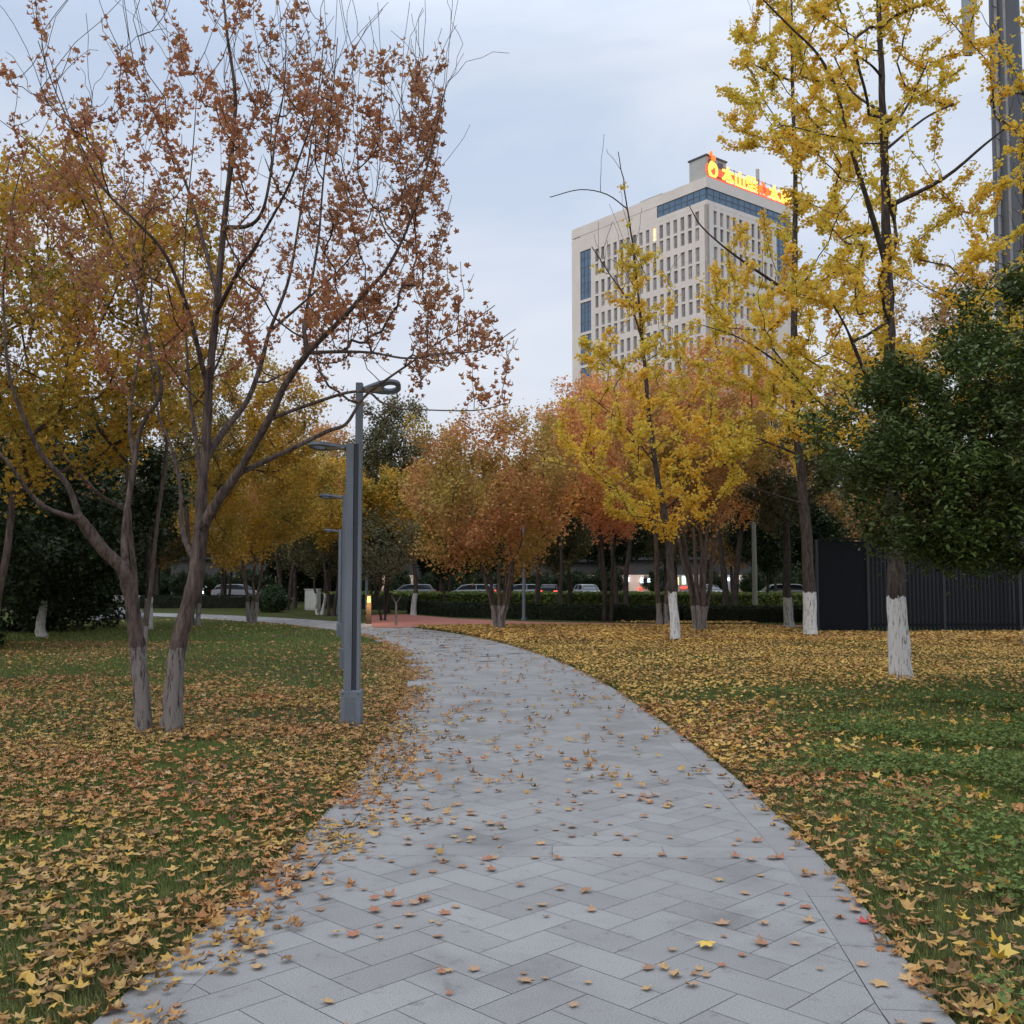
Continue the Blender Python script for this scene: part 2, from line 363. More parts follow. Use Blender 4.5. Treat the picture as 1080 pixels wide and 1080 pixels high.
def star(curl=.25, seed=0):                                     # maple leaf: five pointed lobes, about 1 across
    rg = np.random.default_rng(seed); tips = [(-90, .18), (-35, .40), (22, .52), (90, .60), (158, .52), (215, .40)]
    v = []; k = len(tips)
    for i, (a, r) in enumerate(tips):
        a2, r2 = tips[(i+1) % k]; a2 = a2+360 if a2 < a else a2
        r *= rg.uniform(.85, 1.15); v.append((a, r)); v.append(((a+a2)/2, rg.uniform(.25, .33)))
    vv = [(r*math.cos(R(a)), r*math.sin(R(a)), curl*(r*r)*(1 if i % 4 else 1.6)*rg.uniform(.4, 1.4)) for i, (a, r) in enumerate(v)]
    V_ = np.array(vv+[(0, 0, 0)]); nn = len(vv); F_ = np.array([(i, (i+1) % nn, nn) for i in range(nn)])
    return V_, F_
def lobe3():                                                    # three lobed little leaf, four triangles
    return np.array([(0, -.5, 0), (.45, -.1, .08), (.15, .05, 0), (.1, .5, .1), (-.15, .08, 0), (-.45, .05, .1)]), np.array([(0, 1, 2), (0, 2, 4), (2, 3, 4), (0, 4, 5)])
def fan():                                                      # ginkgo fan
    return np.array([(0, -.45, 0), (.5, .1, .14), (.22, .36, .02), (0, .24, 0), (-.22, .36, .02), (-.5, .1, .14)]), np.array([(0, 1, 2), (0, 2, 3), (0, 3, 4), (0, 4, 5)])
def kite():
    return np.array([(0, -.5, 0), (.38, .05, .12), (0, .5, 0), (-.38, .05, .12)]), np.array([(0, 1, 2), (0, 2, 3)])
def oval():
    return np.array([(0, -.5, 0), (.2, -.2, .06), (.21, .12, .06), (0, .5, -.06), (-.21, .12, .06), (-.2, -.2, .06), (0, 0, -.02)]), np.array([(0, 1, 6), (1, 2, 6), (2, 3, 6), (3, 4, 6), (4, 5, 6), (5, 0, 6)])
def scatter(tpls, pos, size, rot, which=None):
    """leaf templates at positions; returns verts, tris"""
    n_ = len(pos); which = rng.integers(0, len(tpls), n_) if which is None else which; VV, FF, base = [], [], 0
    for k, (tv, tf) in enumerate(tpls):
        i = np.nonzero(which == k)[0]
        if not len(i): continue
        v = np.einsum('nij,vj->nvi', rot[i], tv)*size[i][:, None, None]+pos[i][:, None, :]
        f = tf[None]+(np.arange(len(i))*len(tv))[:, None, None]+base
        VV.append(v.reshape(-1, 3)); FF.append(f.reshape(-1, tf.shape[1])); base += len(i)*len(tv)
    return np.concatenate(VV), np.concatenate(FF)

# ---------------------------------------------------------------- trees
class Tree:
    def __init__(s, seed=0):
        s.r = np.random.default_rng(seed); s.p = []; s.par = []; s.rmin = []; s.ch = []; s.tip = []
    def limb(s, pts, r0, r1, start=None, k=5, wob=0.0):
        pts = np.array(pts, float)
        if start is not None: pts[0] = s.p[start]
        q = catmull(pts, k)
        if wob: q[1:-1] += s.r.normal(0, wob, (len(q)-2, 3))
        par = -1; chain = []
        for i, a in enumerate(q):
            if i == 0 and start is not None: chain.append(start); par = start; continue
            s.p.append(a); s.par.append(par); s.rmin.append(r0+(r1-r0)*(i/(len(q)-1))**.6); par = len(s.p)-1; chain.append(par)
        s.ch.append(chain); return chain
    def near(s, q):
        a = np.array(s.p); return int(np.argmin(((a-np.array(q))**2).sum(1)))
    def attach(s, targets, sag=.25, slope=.3, step=.3, wob=.02, pen=3.0, out_w=0.0, minr=.004, center=None, order=True):
        targets = np.array(targets)
        if order:
            c = np.array(center if center is not None else s.p[0]); targets = targets[np.argsort(((targets-c)**2).sum(1))]
        for tgt in targets:
            a = np.array(s.p); d = tgt-a; hd = np.hypot(d[:, 0], d[:, 1]); dist = np.linalg.norm(d, axis=1)
            cost = dist+pen*np.maximum(0, slope*hd-d[:, 2]); i = int(np.argmin(cost)); p0 = a[i]; L_ = dist[i]
            if L_ < .08: continue
            n_ = max(2, int(L_/step)+1); mid = (p0+tgt)/2; mid[:2] += (tgt-p0)[:2]*sag*.5; mid[2] -= sag*.5*abs(L_)*.6
            ch = [i]; par = i
            for k in range(1, n_+1):
                t = k/n_; q = (1-t)**2*p0+2*t*(1-t)*mid+t*t*tgt
                if k < n_: q = q+s.r.normal(0, wob, 3)
                s.p.append(q); s.par.append(par); s.rmin.append(minr); par = len(s.p)-1; ch.append(par)
            s.ch.append(ch); s.tip.append(ch)
    def whips(s, idx, n, l0, l1, up=.9, r=.004):
        idx = list(idx)
        for _ in range(n):
            i = idx[s.r.integers(len(idx))]; L_ = s.r.uniform(l0, l1); d = s.r.normal(0, .32, 3); d[2] = up; d /= np.linalg.norm(d); b_ = s.r.normal(0, .17, 3); p = s.p[i]; par = i; ch = [i]
            for k in range(1, 6):
                q = p+d*L_*k/5+b_*L_*(k/5)**2+s.r.normal(0, .012, 3); s.p.append(q); s.par.append(par); s.rmin.append(r*(1-.12*k)); par = len(s.p)-1; ch.append(par)
            s.ch.append(ch)
    def radii(s, rt=.004, ex=.42, cap=None):
        n_ = len(s.p); w_ = np.zeros(n_); kids = np.zeros(n_, int)
        for i in range(n_-1, -1, -1):
            if w_[i] == 0: w_[i] = 1
            if s.par[i] >= 0: w_[s.par[i]] += w_[i]
        r = rt*w_**ex
        if cap: r = np.minimum(r, cap)
        return np.maximum(r, s.rmin)
    def bark_mesh(s, name, m, base, rt=.004, ex=.42, cap=None, flare=.3, big=12):
        r = s.radii(rt, ex, cap); P_ = np.array(s.p); VV, QF, TF, nb = [], [], [], 0
        for ch in s.ch:
            pts = P_[ch]; rr_ = r[ch].copy()
            if s.par[ch[0]] >= 0 or ch[0] != 0: rr_[0] = min(rr_[0], rr_[1]*1.25)
            if flare and pts[0][2]-base[2] < .05: rr_ = rr_*(1+flare*np.exp(-np.maximum(pts[:, 2]-base[2], 0)/.16))
            mx_ = rr_.max(); ns = big if mx_ > .06 else (7 if mx_ > .02 else (5 if mx_ > .009 else 3))
            d = np.gradient(pts, axis=0); d /= np.linalg.norm(d, axis=1)[:, None]+1e-9
            ref = np.array([0.2, 1, .1]) if abs(d[:, 1]).max() < .9 else np.array([1, .1, .3]); a_ = np.cross(d, ref); a_ /= np.linalg.norm(a_, axis=1)[:, None]+1e-9; b_ = np.cross(d, a_)
            th = np.arange(ns)*2*np.pi/ns
            lump = 1+(s.r.normal(0, .075, (len(pts), ns)) if mx_ > .06 else 0)
            ring = pts[:, None, :]+((np.cos(th)[None, :, None]*a_[:, None, :]+np.sin(th)[None, :, None]*b_[:, None, :])*rr_[:, None, None])*(lump[..., None] if mx_ > .06 else 1)
            VV.append(ring.reshape(-1, 3)); k = np.arange(len(pts)-1)[:, None]*ns; j = np.arange(ns)[None, :]; j2 = (j+1) % ns
            QF.append(np.stack([nb+k+j, nb+k+j2, nb+k+ns+j2, nb+k+ns+j], -1).reshape(-1, 4)); nb += len(pts)*ns
        V_ = np.concatenate(VV)-np.array(base)[None]; return np_mesh(name, V_, [(np.concatenate(QF), 0)], True, [m])
    def leafpts(s, n, sig=.1, frac=.7, chains=None, droop=0., powr=1.0):
        chains = s.tip if chains is None else chains; P_ = np.array(s.p); A, B, W = [], [], []
        for ch in chains:
            pts = P_[ch]; k0 = int((1-frac)*(len(ch)-1))
            for i in range(k0, len(ch)-1): A.append(pts[i]); B.append(pts[i+1]); W.append(np.linalg.norm(pts[i+1]-pts[i])*(.3+((i+1)/len(ch))**powr))
        A, B, W = np.array(A), np.array(B), np.array(W); i = s.r.choice(len(A), n, p=W/W.sum()); t = s.r.random((n, 1))
        return A[i]*(1-t)+B[i]*t+s.r.normal(0, 1, (n, 3))*sig-np.array([0, 0, droop])
def crown_mesh(name, pts, size, base, tpls, m, tilt=(0.2, 1.5), rg=rng):
    n_ = len(pts); rot = rotmats(n_, tilt=rg.uniform(tilt[0], tilt[1], n_), rg=rg); sz = rg.uniform(size[0], size[1], n_)
    V_, F_ = scatter(tpls, pts-np.array(base)[None], sz, rot); return np_mesh(name, V_, [(F_, 0)], False, [m])
def make_tree(name, base, T, bm, cm, lp, lsize, tpls, label, cat='tree', group=None, tilt=(.2, 1.5), **kw):
    e = empty(name, tuple(base)); prop(e, label, cat, group)
    link('trunk', T.bark_mesh('trunk', bm, base, **kw), e)
    if lp is not None and len(lp): link('crown', crown_mesh('crown', lp, lsize, base, tpls, cm, tilt), e)
    return e
def ell(n_, c, r, rg, shell=.0, zmin=None, bumpy=.25, seed=1):
    out_ = []
    while len(out_) < n_:
        d = rg.normal(0, 1, 3); d /= np.linalg.norm(d); u = rg.random()**(1/3.); u = shell+(1-shell)*u
        k = 1+bumpy*math.sin(3.1*d[0]+seed*1.7+2*d[2])*math.cos(4.3*d[1]+seed+2.2*d[2]); p = np.array(c)+d*np.array(r)*u*k
        if zmin is not None and p[2] < zmin: continue
        out_.append(p)
    return np.array(out_)

STARS = [star((.3, .8, -.6, 1.1, .1, -.9, .5, 1.2)[k], k) for k in range(8)]; STARF = [star(.9, k+10) for k in range(5)]; FANS = [fan()]; KITE = [kite()]; OVAL = [oval()]; LOBE = [lobe3()]
# leaf colours
lm_rust = leafmat('russet_maple_leaves', [(.37, .17, .09), (.45, .23, .115), (.27, .125, .07), (.50, .29, .15), (.39, .18, .10)], [(.48, .20, .10), (.52, .26, .105), (.36, .15, .08)], .42)
lm_gink = leafmat('ginkgo_yellow_leaves', [(.84, .55, .07), (.78, .50, .065), (.88, .61, .11), (.66, .46, .075), (.82, .50, .06)], [(.68, .54, .08), (.76, .56, .08), (.55, .48, .08), (.80, .56, .08)], .48, pscale=.45)
lm_gold = leafmat('golden_maple_leaves', [(.66, .41, .06), (.56, .35, .06), (.74, .46, .07), (.46, .30, .055), (.62, .35, .05)], [(.34, .28, .05), (.44, .34, .06), (.50, .29, .055), (.24, .21, .045)], .35)
lm_orange = leafmat('orange_maple_leaves', [(.58, .24, .11), (.64, .31, .11), (.48, .20, .10), (.60, .35, .12), (.50, .27, .11)], [(.44, .32, .09), (.52, .36, .09), (.38, .28, .08)], .35, pscale=.4)
lm_pink = leafmat('pink_red_maple_leaves', [(.70, .27, .14), (.74, .32, .14), (.58, .23, .12), (.64, .35, .13)], [(.66, .38, .10), (.58, .36, .10), (.74, .33, .10)], .35, pscale=.4)
lm_brown = leafmat('brown_oak_leaves', [(.46, .26, .12), (.52, .31, .13), (.38, .21, .10), (.56, .35, .14)], [(.40, .29, .10), (.46, .33, .11), (.52, .27, .10)], .3, pscale=.35)
lm_green = leafmat('dull_green_leaves', [(.10, .105, .055), (.13, .125, .06), (.16, .14, .06), (.075, .085, .045)], [(.19, .155, .07), (.13, .12, .055)], .25, pscale=.3)
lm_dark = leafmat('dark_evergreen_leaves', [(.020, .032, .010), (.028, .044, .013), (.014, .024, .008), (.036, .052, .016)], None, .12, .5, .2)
lm_osm = leafmat('glossy_evergreen_leaves', [(.070, .105, .026), (.092, .138, .034), (.045, .068, .018), (.125, .175, .042), (.078, .115, .027)], [(.085, .11, .03), (.055, .08, .022)], .18, .5, .3)
bk_maple = bark('maple_bark', (.06, .046, .04), (.15, .115, .10), .95, (.215, .19, .175), 1, .46)
bk_mapleb = bark('maple_bark_back', (.06, .045, .038), (.15, .115, .10), .9, (.24, .215, .20), .8, .44)
bk_gink = bark('ginkgo_bark', (.040, .033, .030), (.105, .085, .075), 1.38, (.62, .61, .60), 1, .43)
bk_dark = bark('dark_bark', (.028, .024, .021), (.075, .06, .052), 0)
bk_darkw = bark('dark_bark_white_base', (.03, .025, .022), (.085, .07, .06), 1.15, (.42, .41, .39), .8, .44)

# --- foreground multi-stemmed maple
bx, by = G(165, 10.8); bz = gh1(bx, by)-.03; T = Tree(11); base1 = (bx, by, bz)
D0 = 10.8
def Q(lst, d0=D0): return [P(a, b_, d0+c) for a, b_, c in lst]
st = Q([(181, 778, 0), (183, 730, .0), (188, 680, 0), (203, 620, .03), (211, 560, .05), (214, 500, .1), (217, 470, .1), (221, 400, .1), (228, 330, .05), (236, 240, 0), (244, 165, -.1), (248, 100, -.2), (240, 40, -.3), (233, -25, -.3)])
st[0][2] = bz-.05
cA = T.limb(st, .118, .010)
T.limb(Q([(153, 778, 0), (148, 720, 0), (144, 680, 0), (139, 640, -.03), (131, 603, -.08), (107, 578, -.15), (84, 546, -.3)]), .095, .06)
cL = T.ch[-1]; T.p[cL[0]][2] = bz-.05
def br(lst, r0, r1, **k):
    pts = Q(lst); i = T.near(pts[0]); return T.limb(pts, r0, r1, start=i, **k)
# right hand limbs
cB = br([(210, 556, .05), (232, 525, -.1), (250, 500, -.2), (283, 443, -.45), (300, 407, -.55), (325, 372, -.7), (355, 342, -.85), (389, 305, -1.0), (408, 283, -1.1), (430, 240, -1.2), (452, 170, -1.3), (468, 100, -1.3)], .066, .006)
br([(250, 500, -.2), (300, 477, -.1), (345, 455, .1), (365, 447, .2), (383, 420, .3), (408, 400, .4), (440, 378, .5), (467, 358, .6), (494, 342, .65), (522, 322, .7)], .034, .005)
br([(283, 443, -.45), (300, 436, -.5), (337, 423, -.7), (367, 414, -.85), (389, 414, -.95), (402, 424, -1.0), (423, 431, -1.05), (440, 432, -1.1), (500, 433, -1.25), (532, 426, -1.3)], .026, .004)
br([(325, 372, -.7), (360, 371, -.8), (392, 372, -.9), (430, 378, -.95), (467, 373, -1.0), (508, 369, -1.1), (544, 347, -1.2)], .022, .004)
br([(325, 372, -.7), (321, 345, -.65), (328, 300, -.5), (336, 250, -.35), (341, 190, -.2), (350, 110, 0), (356, 40, .2)], .028, .005)
cC = br([(218, 485, .1), (238, 452, .4), (262, 420, .7), (277, 377, .9), (284, 350, 1.0), (303, 300, 1.1), (312, 255, 1.2), (322, 190, 1.3), (334, 110, 1.3), (343, 30, 1.3)], .048, .006)
br([(284, 350, 1.0), (330, 310, 1.2), (370, 270, 1.3), (395, 210, 1.4), (405, 130, 1.4)], .022, .004)
br([(240, 245, 0), (262, 238, -.3), (277, 222, -.45), (286, 180, -.5), (291, 140, -.5), (300, 90, -.5), (302, 20, -.4)], .030, .005)
br([(230, 315, .05), (216, 262, .4), (200, 205, .6), (187, 173, .8), (171, 140, .9), (155, 100, 1.0), (140, 60, 1.0), (131, 0, 1.1)], .030, .004)
br([(230, 322, .05), (252, 285, -.6), (268, 262, -.9), (300, 205, -1.3), (318, 160, -1.5), (331, 120, -1.6), (345, 60, -1.6)], .028, .004)
cD = br([(219, 415, .1), (205, 352, -.2), (193, 312, -.45), (172, 265, -.7), (143, 233, -.9), (110, 200, -1.0), (87, 157, -1.05), (60, 100, -1.1), (40, 43, -1.1)], .034, .004)
br([(208, 600, .05), (192, 560, .4), (190, 513, .6), (180, 470, .8), (168, 440, .9), (160, 390, 1.0), (150, 320, 1.2), (137, 230, 1.3), (120, 150, 1.4)], .036, .004)
br([(212, 520, .1), (206, 460, .5), (200, 417, .6), (197, 367, .7), (193, 310, .8), (196, 240, .9), (204, 150, 1.0), (210, 60, 1.0)], .030, .004)
# left hand limbs
br([(84, 546, -.3), (70, 510, -.35), (43, 478, -.5), (22, 433, -.6), (10, 397, -.65), (5, 350, -.7), (4, 290, -.7), (12, 220, -.7), (30, 150, -.6)], .040, .005)
br([(84, 546, -.3), (73, 545, -.4), (40, 530, -.6), (10, 490, -.8), (-10, 470, -.9), (-50, 430, -1.0), (-80, 350, -1.0)], .042, .007)
cE = br([(134, 607, -.08), (131, 567, .1), (137, 517, .2), (142, 487, .25), (149, 450, .3), (170, 412, .3), (159, 370, .3), (149, 327, .35), (138, 290, .4), (120, 257, .4), (97, 220, .45), (60, 180, .5), (30, 150, .5), (0, 127, .5)], .046, .004)
br([(141, 490, .25), (137, 450, .5), (139, 417, .7), (150, 360, .9), (160, 300, 1.0), (150, 250, 1.1), (152, 180, 1.2)], .03, .004)
br([(120, 257, .4), (100, 200, .2), (75, 130, .1), (52, 60, 0)], .016, .004)
nhand = len(T.p)
c1 = np.array([-2.75, 10.75, 5.7])
tg = ell(1300, c1, (2.75, 2.35, 2.75), T.r, .35, bumpy=.1)
tg = [q for q in tg if 3.55+max(0, 1.0-abs(q[0]-c1[0])/2.2)*.9 < q[2] < 7.05+.35*math.sin(q[0]*5)][:700]
for cx_0, cy_0, dd_, r_0, n_ in ((470, 300, -1.0, .42, 18), (515, 358, -1.1, .3, 12), (420, 320, -.9, .5, 14), (470, 345, .4, .35, 8), (500, 340, .65, .3, 10), (375, 330, -.6, .5, 12), (440, 200, -1.2, .45, 26), (465, 130, -1.2, .35, 18), (455, 270, 0, .5, 22), (300, 340, .2, .6, 24), (300, 150, -.2, .5, 34), (335, 95, .2, .45, 26), (255, 90, .2, .4, 20), (345, 200, .4, .45, 22), (375, 130, -.3, .4, 22), (285, 60, 0, .4, 14), (425, 130, -.6, .35, 16), (160, 90, .5, .45, 14), (515, 415, -1.25, .15, 6)):
    c_q = P(cx_0, cy_0, 10.8+dd_); tg += list(ell(n_, c_q, (r_0, r_0, r_0*.8), T.r, .2))
tg = np.array([q for q in tg if not (q[0] > -.68 and q[2] > 4.75) and not (q[0] < -3.5 and q[2] < 6.3 and T.r.random() < .55)])
T.attach(tg, sag=.5, slope=.9, step=.14, wob=.008, pen=1.6, minr=.0032, center=P(215, 470, 10.8))
hi = [i for i in range(nhand, len(T.p)) if T.p[i][2] > 5.9]
T.whips([c[-1] for c in T.tip if T.p[c[-1]][2] > 5.9], 120, .5, 1.5, .95, .0042)
T.whips([i for i in range(nhand, len(T.p)) if T.p[i][0] > -1.1 and T.p[i][2] > 3.8], 14, .5, 1.1, .8, .004)
# leafy shoots: leaves sit along the shoots in dense sleeves, some shoots bare
chs = [c for c in T.tip if T.r.random() < .80]
lp1 = T.leafpts(14500, .046, .85, chains=chs, powr=.6)
dens = vnoise(lp1[:, 0]+lp1[:, 1]*.7, lp1[:, 2], .55, 21); lp1 = lp1[(dens > .38) | (T.r.random(len(lp1)) < .22)]
make_tree('maple_tree', base1, T, bk_maple, lm_rust, lp1, (.042, .084), STARF, 'tall multi-stemmed maple with sparse russet leaves beside the lamp post', rt=.0030, ex=.40, cap=.10, flare=.18)

# --- generic broad tree
def stems(T, base, n_, h, spread, r, lean=(0, 0)):
    for k in range(n_):
        a = 2*math.pi*k/n_+T.r.uniform(-.5, .5); s_ = spread*T.r.uniform(.6, 1.2) if n_ > 1 else 0
        d = np.array([math.cos(a)*s_+lean[0], math.sin(a)*s_+lean[1]]); o_ = np.array([math.cos(a), math.sin(a)])*(r*1.1 if n_ > 1 else 0)
        pts = [np.array([base[0]+o_[0]+d[0]*h*t**1.2+T.r.normal(0, .03), base[1]+o_[1]+d[1]*h*t**1.2+T.r.normal(0, .03), base[2]-.05*(t == 0)+h*t]) for t in (0, .2, .45, .7, 1)]
        T.limb(pts, r, r*.55, k=4)
def broad(name, px, d, h, cr, cz, bm, cm, label, n_stem=1, spread=.25, r=.11, nt_=150, nl=12000, ls=(.10, .17), fork=None, group=None, seed=0, lean=(0, 0), coff=(0, 0), sig=.16, shell=.2, tpl=None, bumpy=.25, zmin=None, cat='tree', slope=.5, droop=0, sag=.3):
    x, y = G(px, d); z = gh1(x, y)-.02; base = (x, y, z); T = Tree(seed); hf = fork or (cz-cr[2])*1.0
    stems(T, base, n_stem, hf, spread, r, lean)
    c = (x+coff[0]+lean[0]*cz*.7, y+coff[1], z+cz)
    T.attach(ell(nt_, c, cr, T.r, shell, zmin=zmin, bumpy=bumpy, seed=seed), sag=sag, slope=slope, step=.5, wob=.04, minr=.006, center=(x, y, z+hf))
    lp = T.leafpts(nl, sig, .75, droop=droop)
    return make_tree(name, base, T, bm, cm, lp, ls, tpl or LOBE, label, cat, group, rt=.008, ex=.44, cap=r*.9, flare=.15)

# --- ginkgos
def ginkgo(px, d, trunk_px, prof, limbs, label, seed, nt_, nl, ls, r=.17, group='ginkgo trees with whitewashed trunks', dens_cut=.36, sig=.085, gaps=None):
    x, y = G(px, d); z = gh1(x, y)-.03; T = Tree(seed); base = (x, y, z)
    pts = [P(a, b_, d) for a, b_ in trunk_px]; pts[0] = np.array([x, y, z-.05]); T.limb(pts, r, .010, k=6, wob=.008); n0 = len(T.p)
    for L_ in limbs:
        q = [P(a, b_, d+c) for a, b_, c in L_[0]]; T.limb(q, L_[1], .012, start=T.near(q[0]), k=4)
    zs = [p_[0] for p_ in prof]; tr = np.array(T.p[:n0]); tg = []
    while len(tg) < nt_:
        zz = T.r.uniform(zs[0], zs[-1]); rr_ = np.interp(zz, zs, [p_[1] for p_ in prof]); wgt = rr_/max(p_[1] for p_ in prof)
        if T.r.random() > wgt: continue
        # branches in loose tiers
        zz += .28*math.sin(zz*2.6+seed); i = np.argmin(np.abs(tr[:, 2]-zz)); a = T.r.uniform(0, 2*np.pi); q = rr_*T.r.random()**.55
        p_ = (tr[i, 0]+q*math.cos(a), tr[i, 1]+q*math.sin(a), zz); u, v = 540+1080*p_[0]/p_[1], 615-1080*(zz-EYE)/p_[1]
        if gaps and any(a0 < u < a1 and b0 < v < b1 and T.r.random() < pr for a0, a1, b0, b1, pr in gaps): continue
        tg.append(p_)
    T.attach(tg, sag=.12, slope=.42, step=.3, wob=.02, pen=2.2, minr=.005, center=(x, y, z+3))
    T.whips([i for i in range(len(T.p)) if T.p[i][2] > zs[-1]*.72], 26, .5, 1.5, .9, .009)
    lp = T.leafpts(nl, sig*.62, .95, powr=.4); lp[:, 2] += T.r.normal(0, sig*.25, len(lp)); dn = .65*vnoise(lp[:, 0]*1.1+lp[:, 1], lp[:, 2]*2.4, .75, seed)+.35*vnoise(lp[:, 0]-lp[:, 1], lp[:, 2]*2, .3, seed+1); lp = lp[(dn > dens_cut) | (T.r.random(len(lp)) < .1)]
    return make_tree('ginkgo_tree', base, T, bk_gink, lm_gink, lp, ls, FANS, label, 'tree', group, rt=.006, ex=.42, cap=.1, flare=.12)
ginkgo(948, 16.8, [(948, 720), (946, 628), (943, 560), (940, 450), (938, 350), (935, 250), (933, 160), (930, 80), (926, 0), (920, -100), (915, -200), (912, -290)],
       [(4.2, .8), (5.0, 3.0), (6.5, 3.2), (8, 3.1), (10, 2.9), (12, 2.4), (14, 1.6), (15.5, .5)],
       [([(935, 290, 0), (922, 236, -.3), (905, 180, -.6), (891, 133, -.8), (883, 97, -.9), (863, 58, -1.1), (835, 30, -1.3), (805, 0, -1.5)], .06),
        ([(942, 225, 0), (994, 189, -.4), (1038, 153, -.8), (1062, 134, -1.0)], .05), ([(940, 150, 0), (955, 115, .3), (969, 86, .5), (981, 60, .7)], .035),
        ([(940, 155, 0), (975, 125, .4), (1005, 110, .8)], .03), ([(929, 82, 0), (918, 68, -.4), (903, 58, -.8)], .03), ([(928, 120, 0), (899, 97, .4), (880, 60, .7)], .03),
        ([(940, 450, 0), (915, 400, -.5), (894, 349, -.9), (879, 322, -1.2)], .045)],
       'tall yellow ginkgo with bright white lower trunk, nearest on the right lawn', 31, 440, 56000, (.055, .085), .185, dens_cut=.44, gaps=[(740, 842, 145, 240, .97), (740, 835, 240, 330, .25), (960, 1040, 160, 260, .5)])
ginkgo(854, 30, [(854, 675), (850, 560), (843, 480), (838, 380), (838, 280), (839, 200), (836, 100), (835, 20), (832, -60), (830, -120)],
       [(5.2, .9), (6.5, 3.4), (9, 3.3), (12, 2.9), (15, 2.5), (18, 2.0), (21, 1.0), (22.5, .3)],
       [([(838, 310, 0), (799, 286, -.8), (768, 264, -1.4), (740, 239, -1.9), (727, 217, -2.2)], .06), ([(838, 392, 0), (810, 375, -.7), (777, 355, -1.3), (738, 342, -1.9)], .05),
        ([(836, 83, 0), (797, 69, .5), (780, 55, 1.0)], .04), ([(842, 475, 0), (816, 469, -.5), (774, 454, -1.2), (739, 450, -1.8)], .045), ([(845, 530, 0), (799, 516, -1.0), (761, 502, -1.8)], .035)],
       'yellow ginkgo with white painted base just left of the dark fence', 32, 420, 46000, (.085, .125), .21, dens_cut=.43, sig=.12, gaps=[(700, 832, 145, 225, .97), (640, 825, 225, 300, .3)])
ginkgo(712, 27.4, [(712, 680), (707, 600), (700, 540), (690, 480), (683, 420), (678, 362), (671, 290), (662, 220), (652, 160)],
       [(3.4, 1.0), (4.6, 3.0), (6.4, 2.8), (8, 2.1), (9.3, 1.4), (10.5, .9), (11.5, .5), (12.6, .2)],
       [([(679, 365, 0), (665, 322, -.3), (643, 289, -.6), (624, 260, -.9)], .035), ([(692, 490, 0), (660, 450, -.5), (625, 420, -.8)], .03), ([(661, 225, 0), (640, 205, -.3), (612, 200, -.5), (580, 208, -.7)], .02), ([(700, 540, 0), (740, 500, -.6), (775, 475, -1.0)], .03)],
       'slender leaning ginkgo with patchy white trunk and thin twiggy top', 33, 280, 25000, (.075, .115), .14, dens_cut=.44, sig=.11)
ginkgo(1085, 26, [(1085, 680), (1085, 500), (1082, 350), (1080, 200), (1080, 80)], [(5.0, 1.8), (6, 2.6), (9, 2.2), (12, 1.4), (14, .4)], [],
       'ginkgo showing yellow behind the dark evergreen at the right edge', 34, 160, 14000, (.08, .12), .15)

# --- big glossy evergreen at the right
x, y = G(1160, 12.6); z = gh1(x, y)-.03; T = Tree(41); T.limb([(x, y, z-.05), (x-.05, y, z+.7), (x-.15, y+.05, z+1.5)], .15, .12)
lobes = [((4.62, 12.4, 3.5), (.82, 1.0, .82), 60), ((4.8, 12.3, 2.75), (.74, .9, .68), 50), ((5.45, 12.4, 3.9), (.95, 1.2, .8), 60), ((6.35, 12.5, 4.6), (.95, 1.2, .8), 56), ((5.9, 12.1, 2.25), (1.1, 1.0, .42), 56), ((6.2, 12.0, 3.1), (1.1, 1.2, .7), 64), ((5.3, 12.0, 3.2), (.8, .9, .6), 44), ((7.5, 12.6, 4.5), (1.5, 1.6, 1.3), 70), ((7.6, 12.2, 2.8), (1.4, 1.2, .8), 50), ((5.2, 12.3, 2.1), (.6, .8, .28), 26)]
for k, (a, b_) in enumerate([((x-.15, y+.05, z+1.5), (5.6, 12.2, 2.9)), ((x-.15, y+.05, z+1.5), (6.1, 12.5, 4.0)), ((x-.15, y+.05, z+1.5), (8.3, 12.9, 4.0)), ((x-.1, y, z+1.4), (4.9, 12.3, 2.7))]):
    T.limb([a, ((a[0]+b_[0])/2, (a[1]+b_[1])/2, (a[2]+b_[2])/2-.1), b_], .07, .025, start=T.near(a), wob=.02)
tg = np.concatenate([ell(n_, c, r_e, T.r, .62, bumpy=.22, seed=i) for i, (c, r_e, n_) in enumerate(lobes)])
T.attach(tg, sag=.2, slope=.2, step=.25, wob=.02, minr=.005, center=(x, y, z+1.5))
lp = np.concatenate([T.leafpts(48000, .08, .6), T.leafpts(26000, .14, .45)])
make_tree('evergreen_tree', (x, y, z), T, bk_dark, lm_osm, lp, (.05, .095), OVAL, 'big rounded dark green evergreen hanging in front of the fence at the right', tilt=(.1, 1.2), rt=.007, ex=.4, cap=.1)

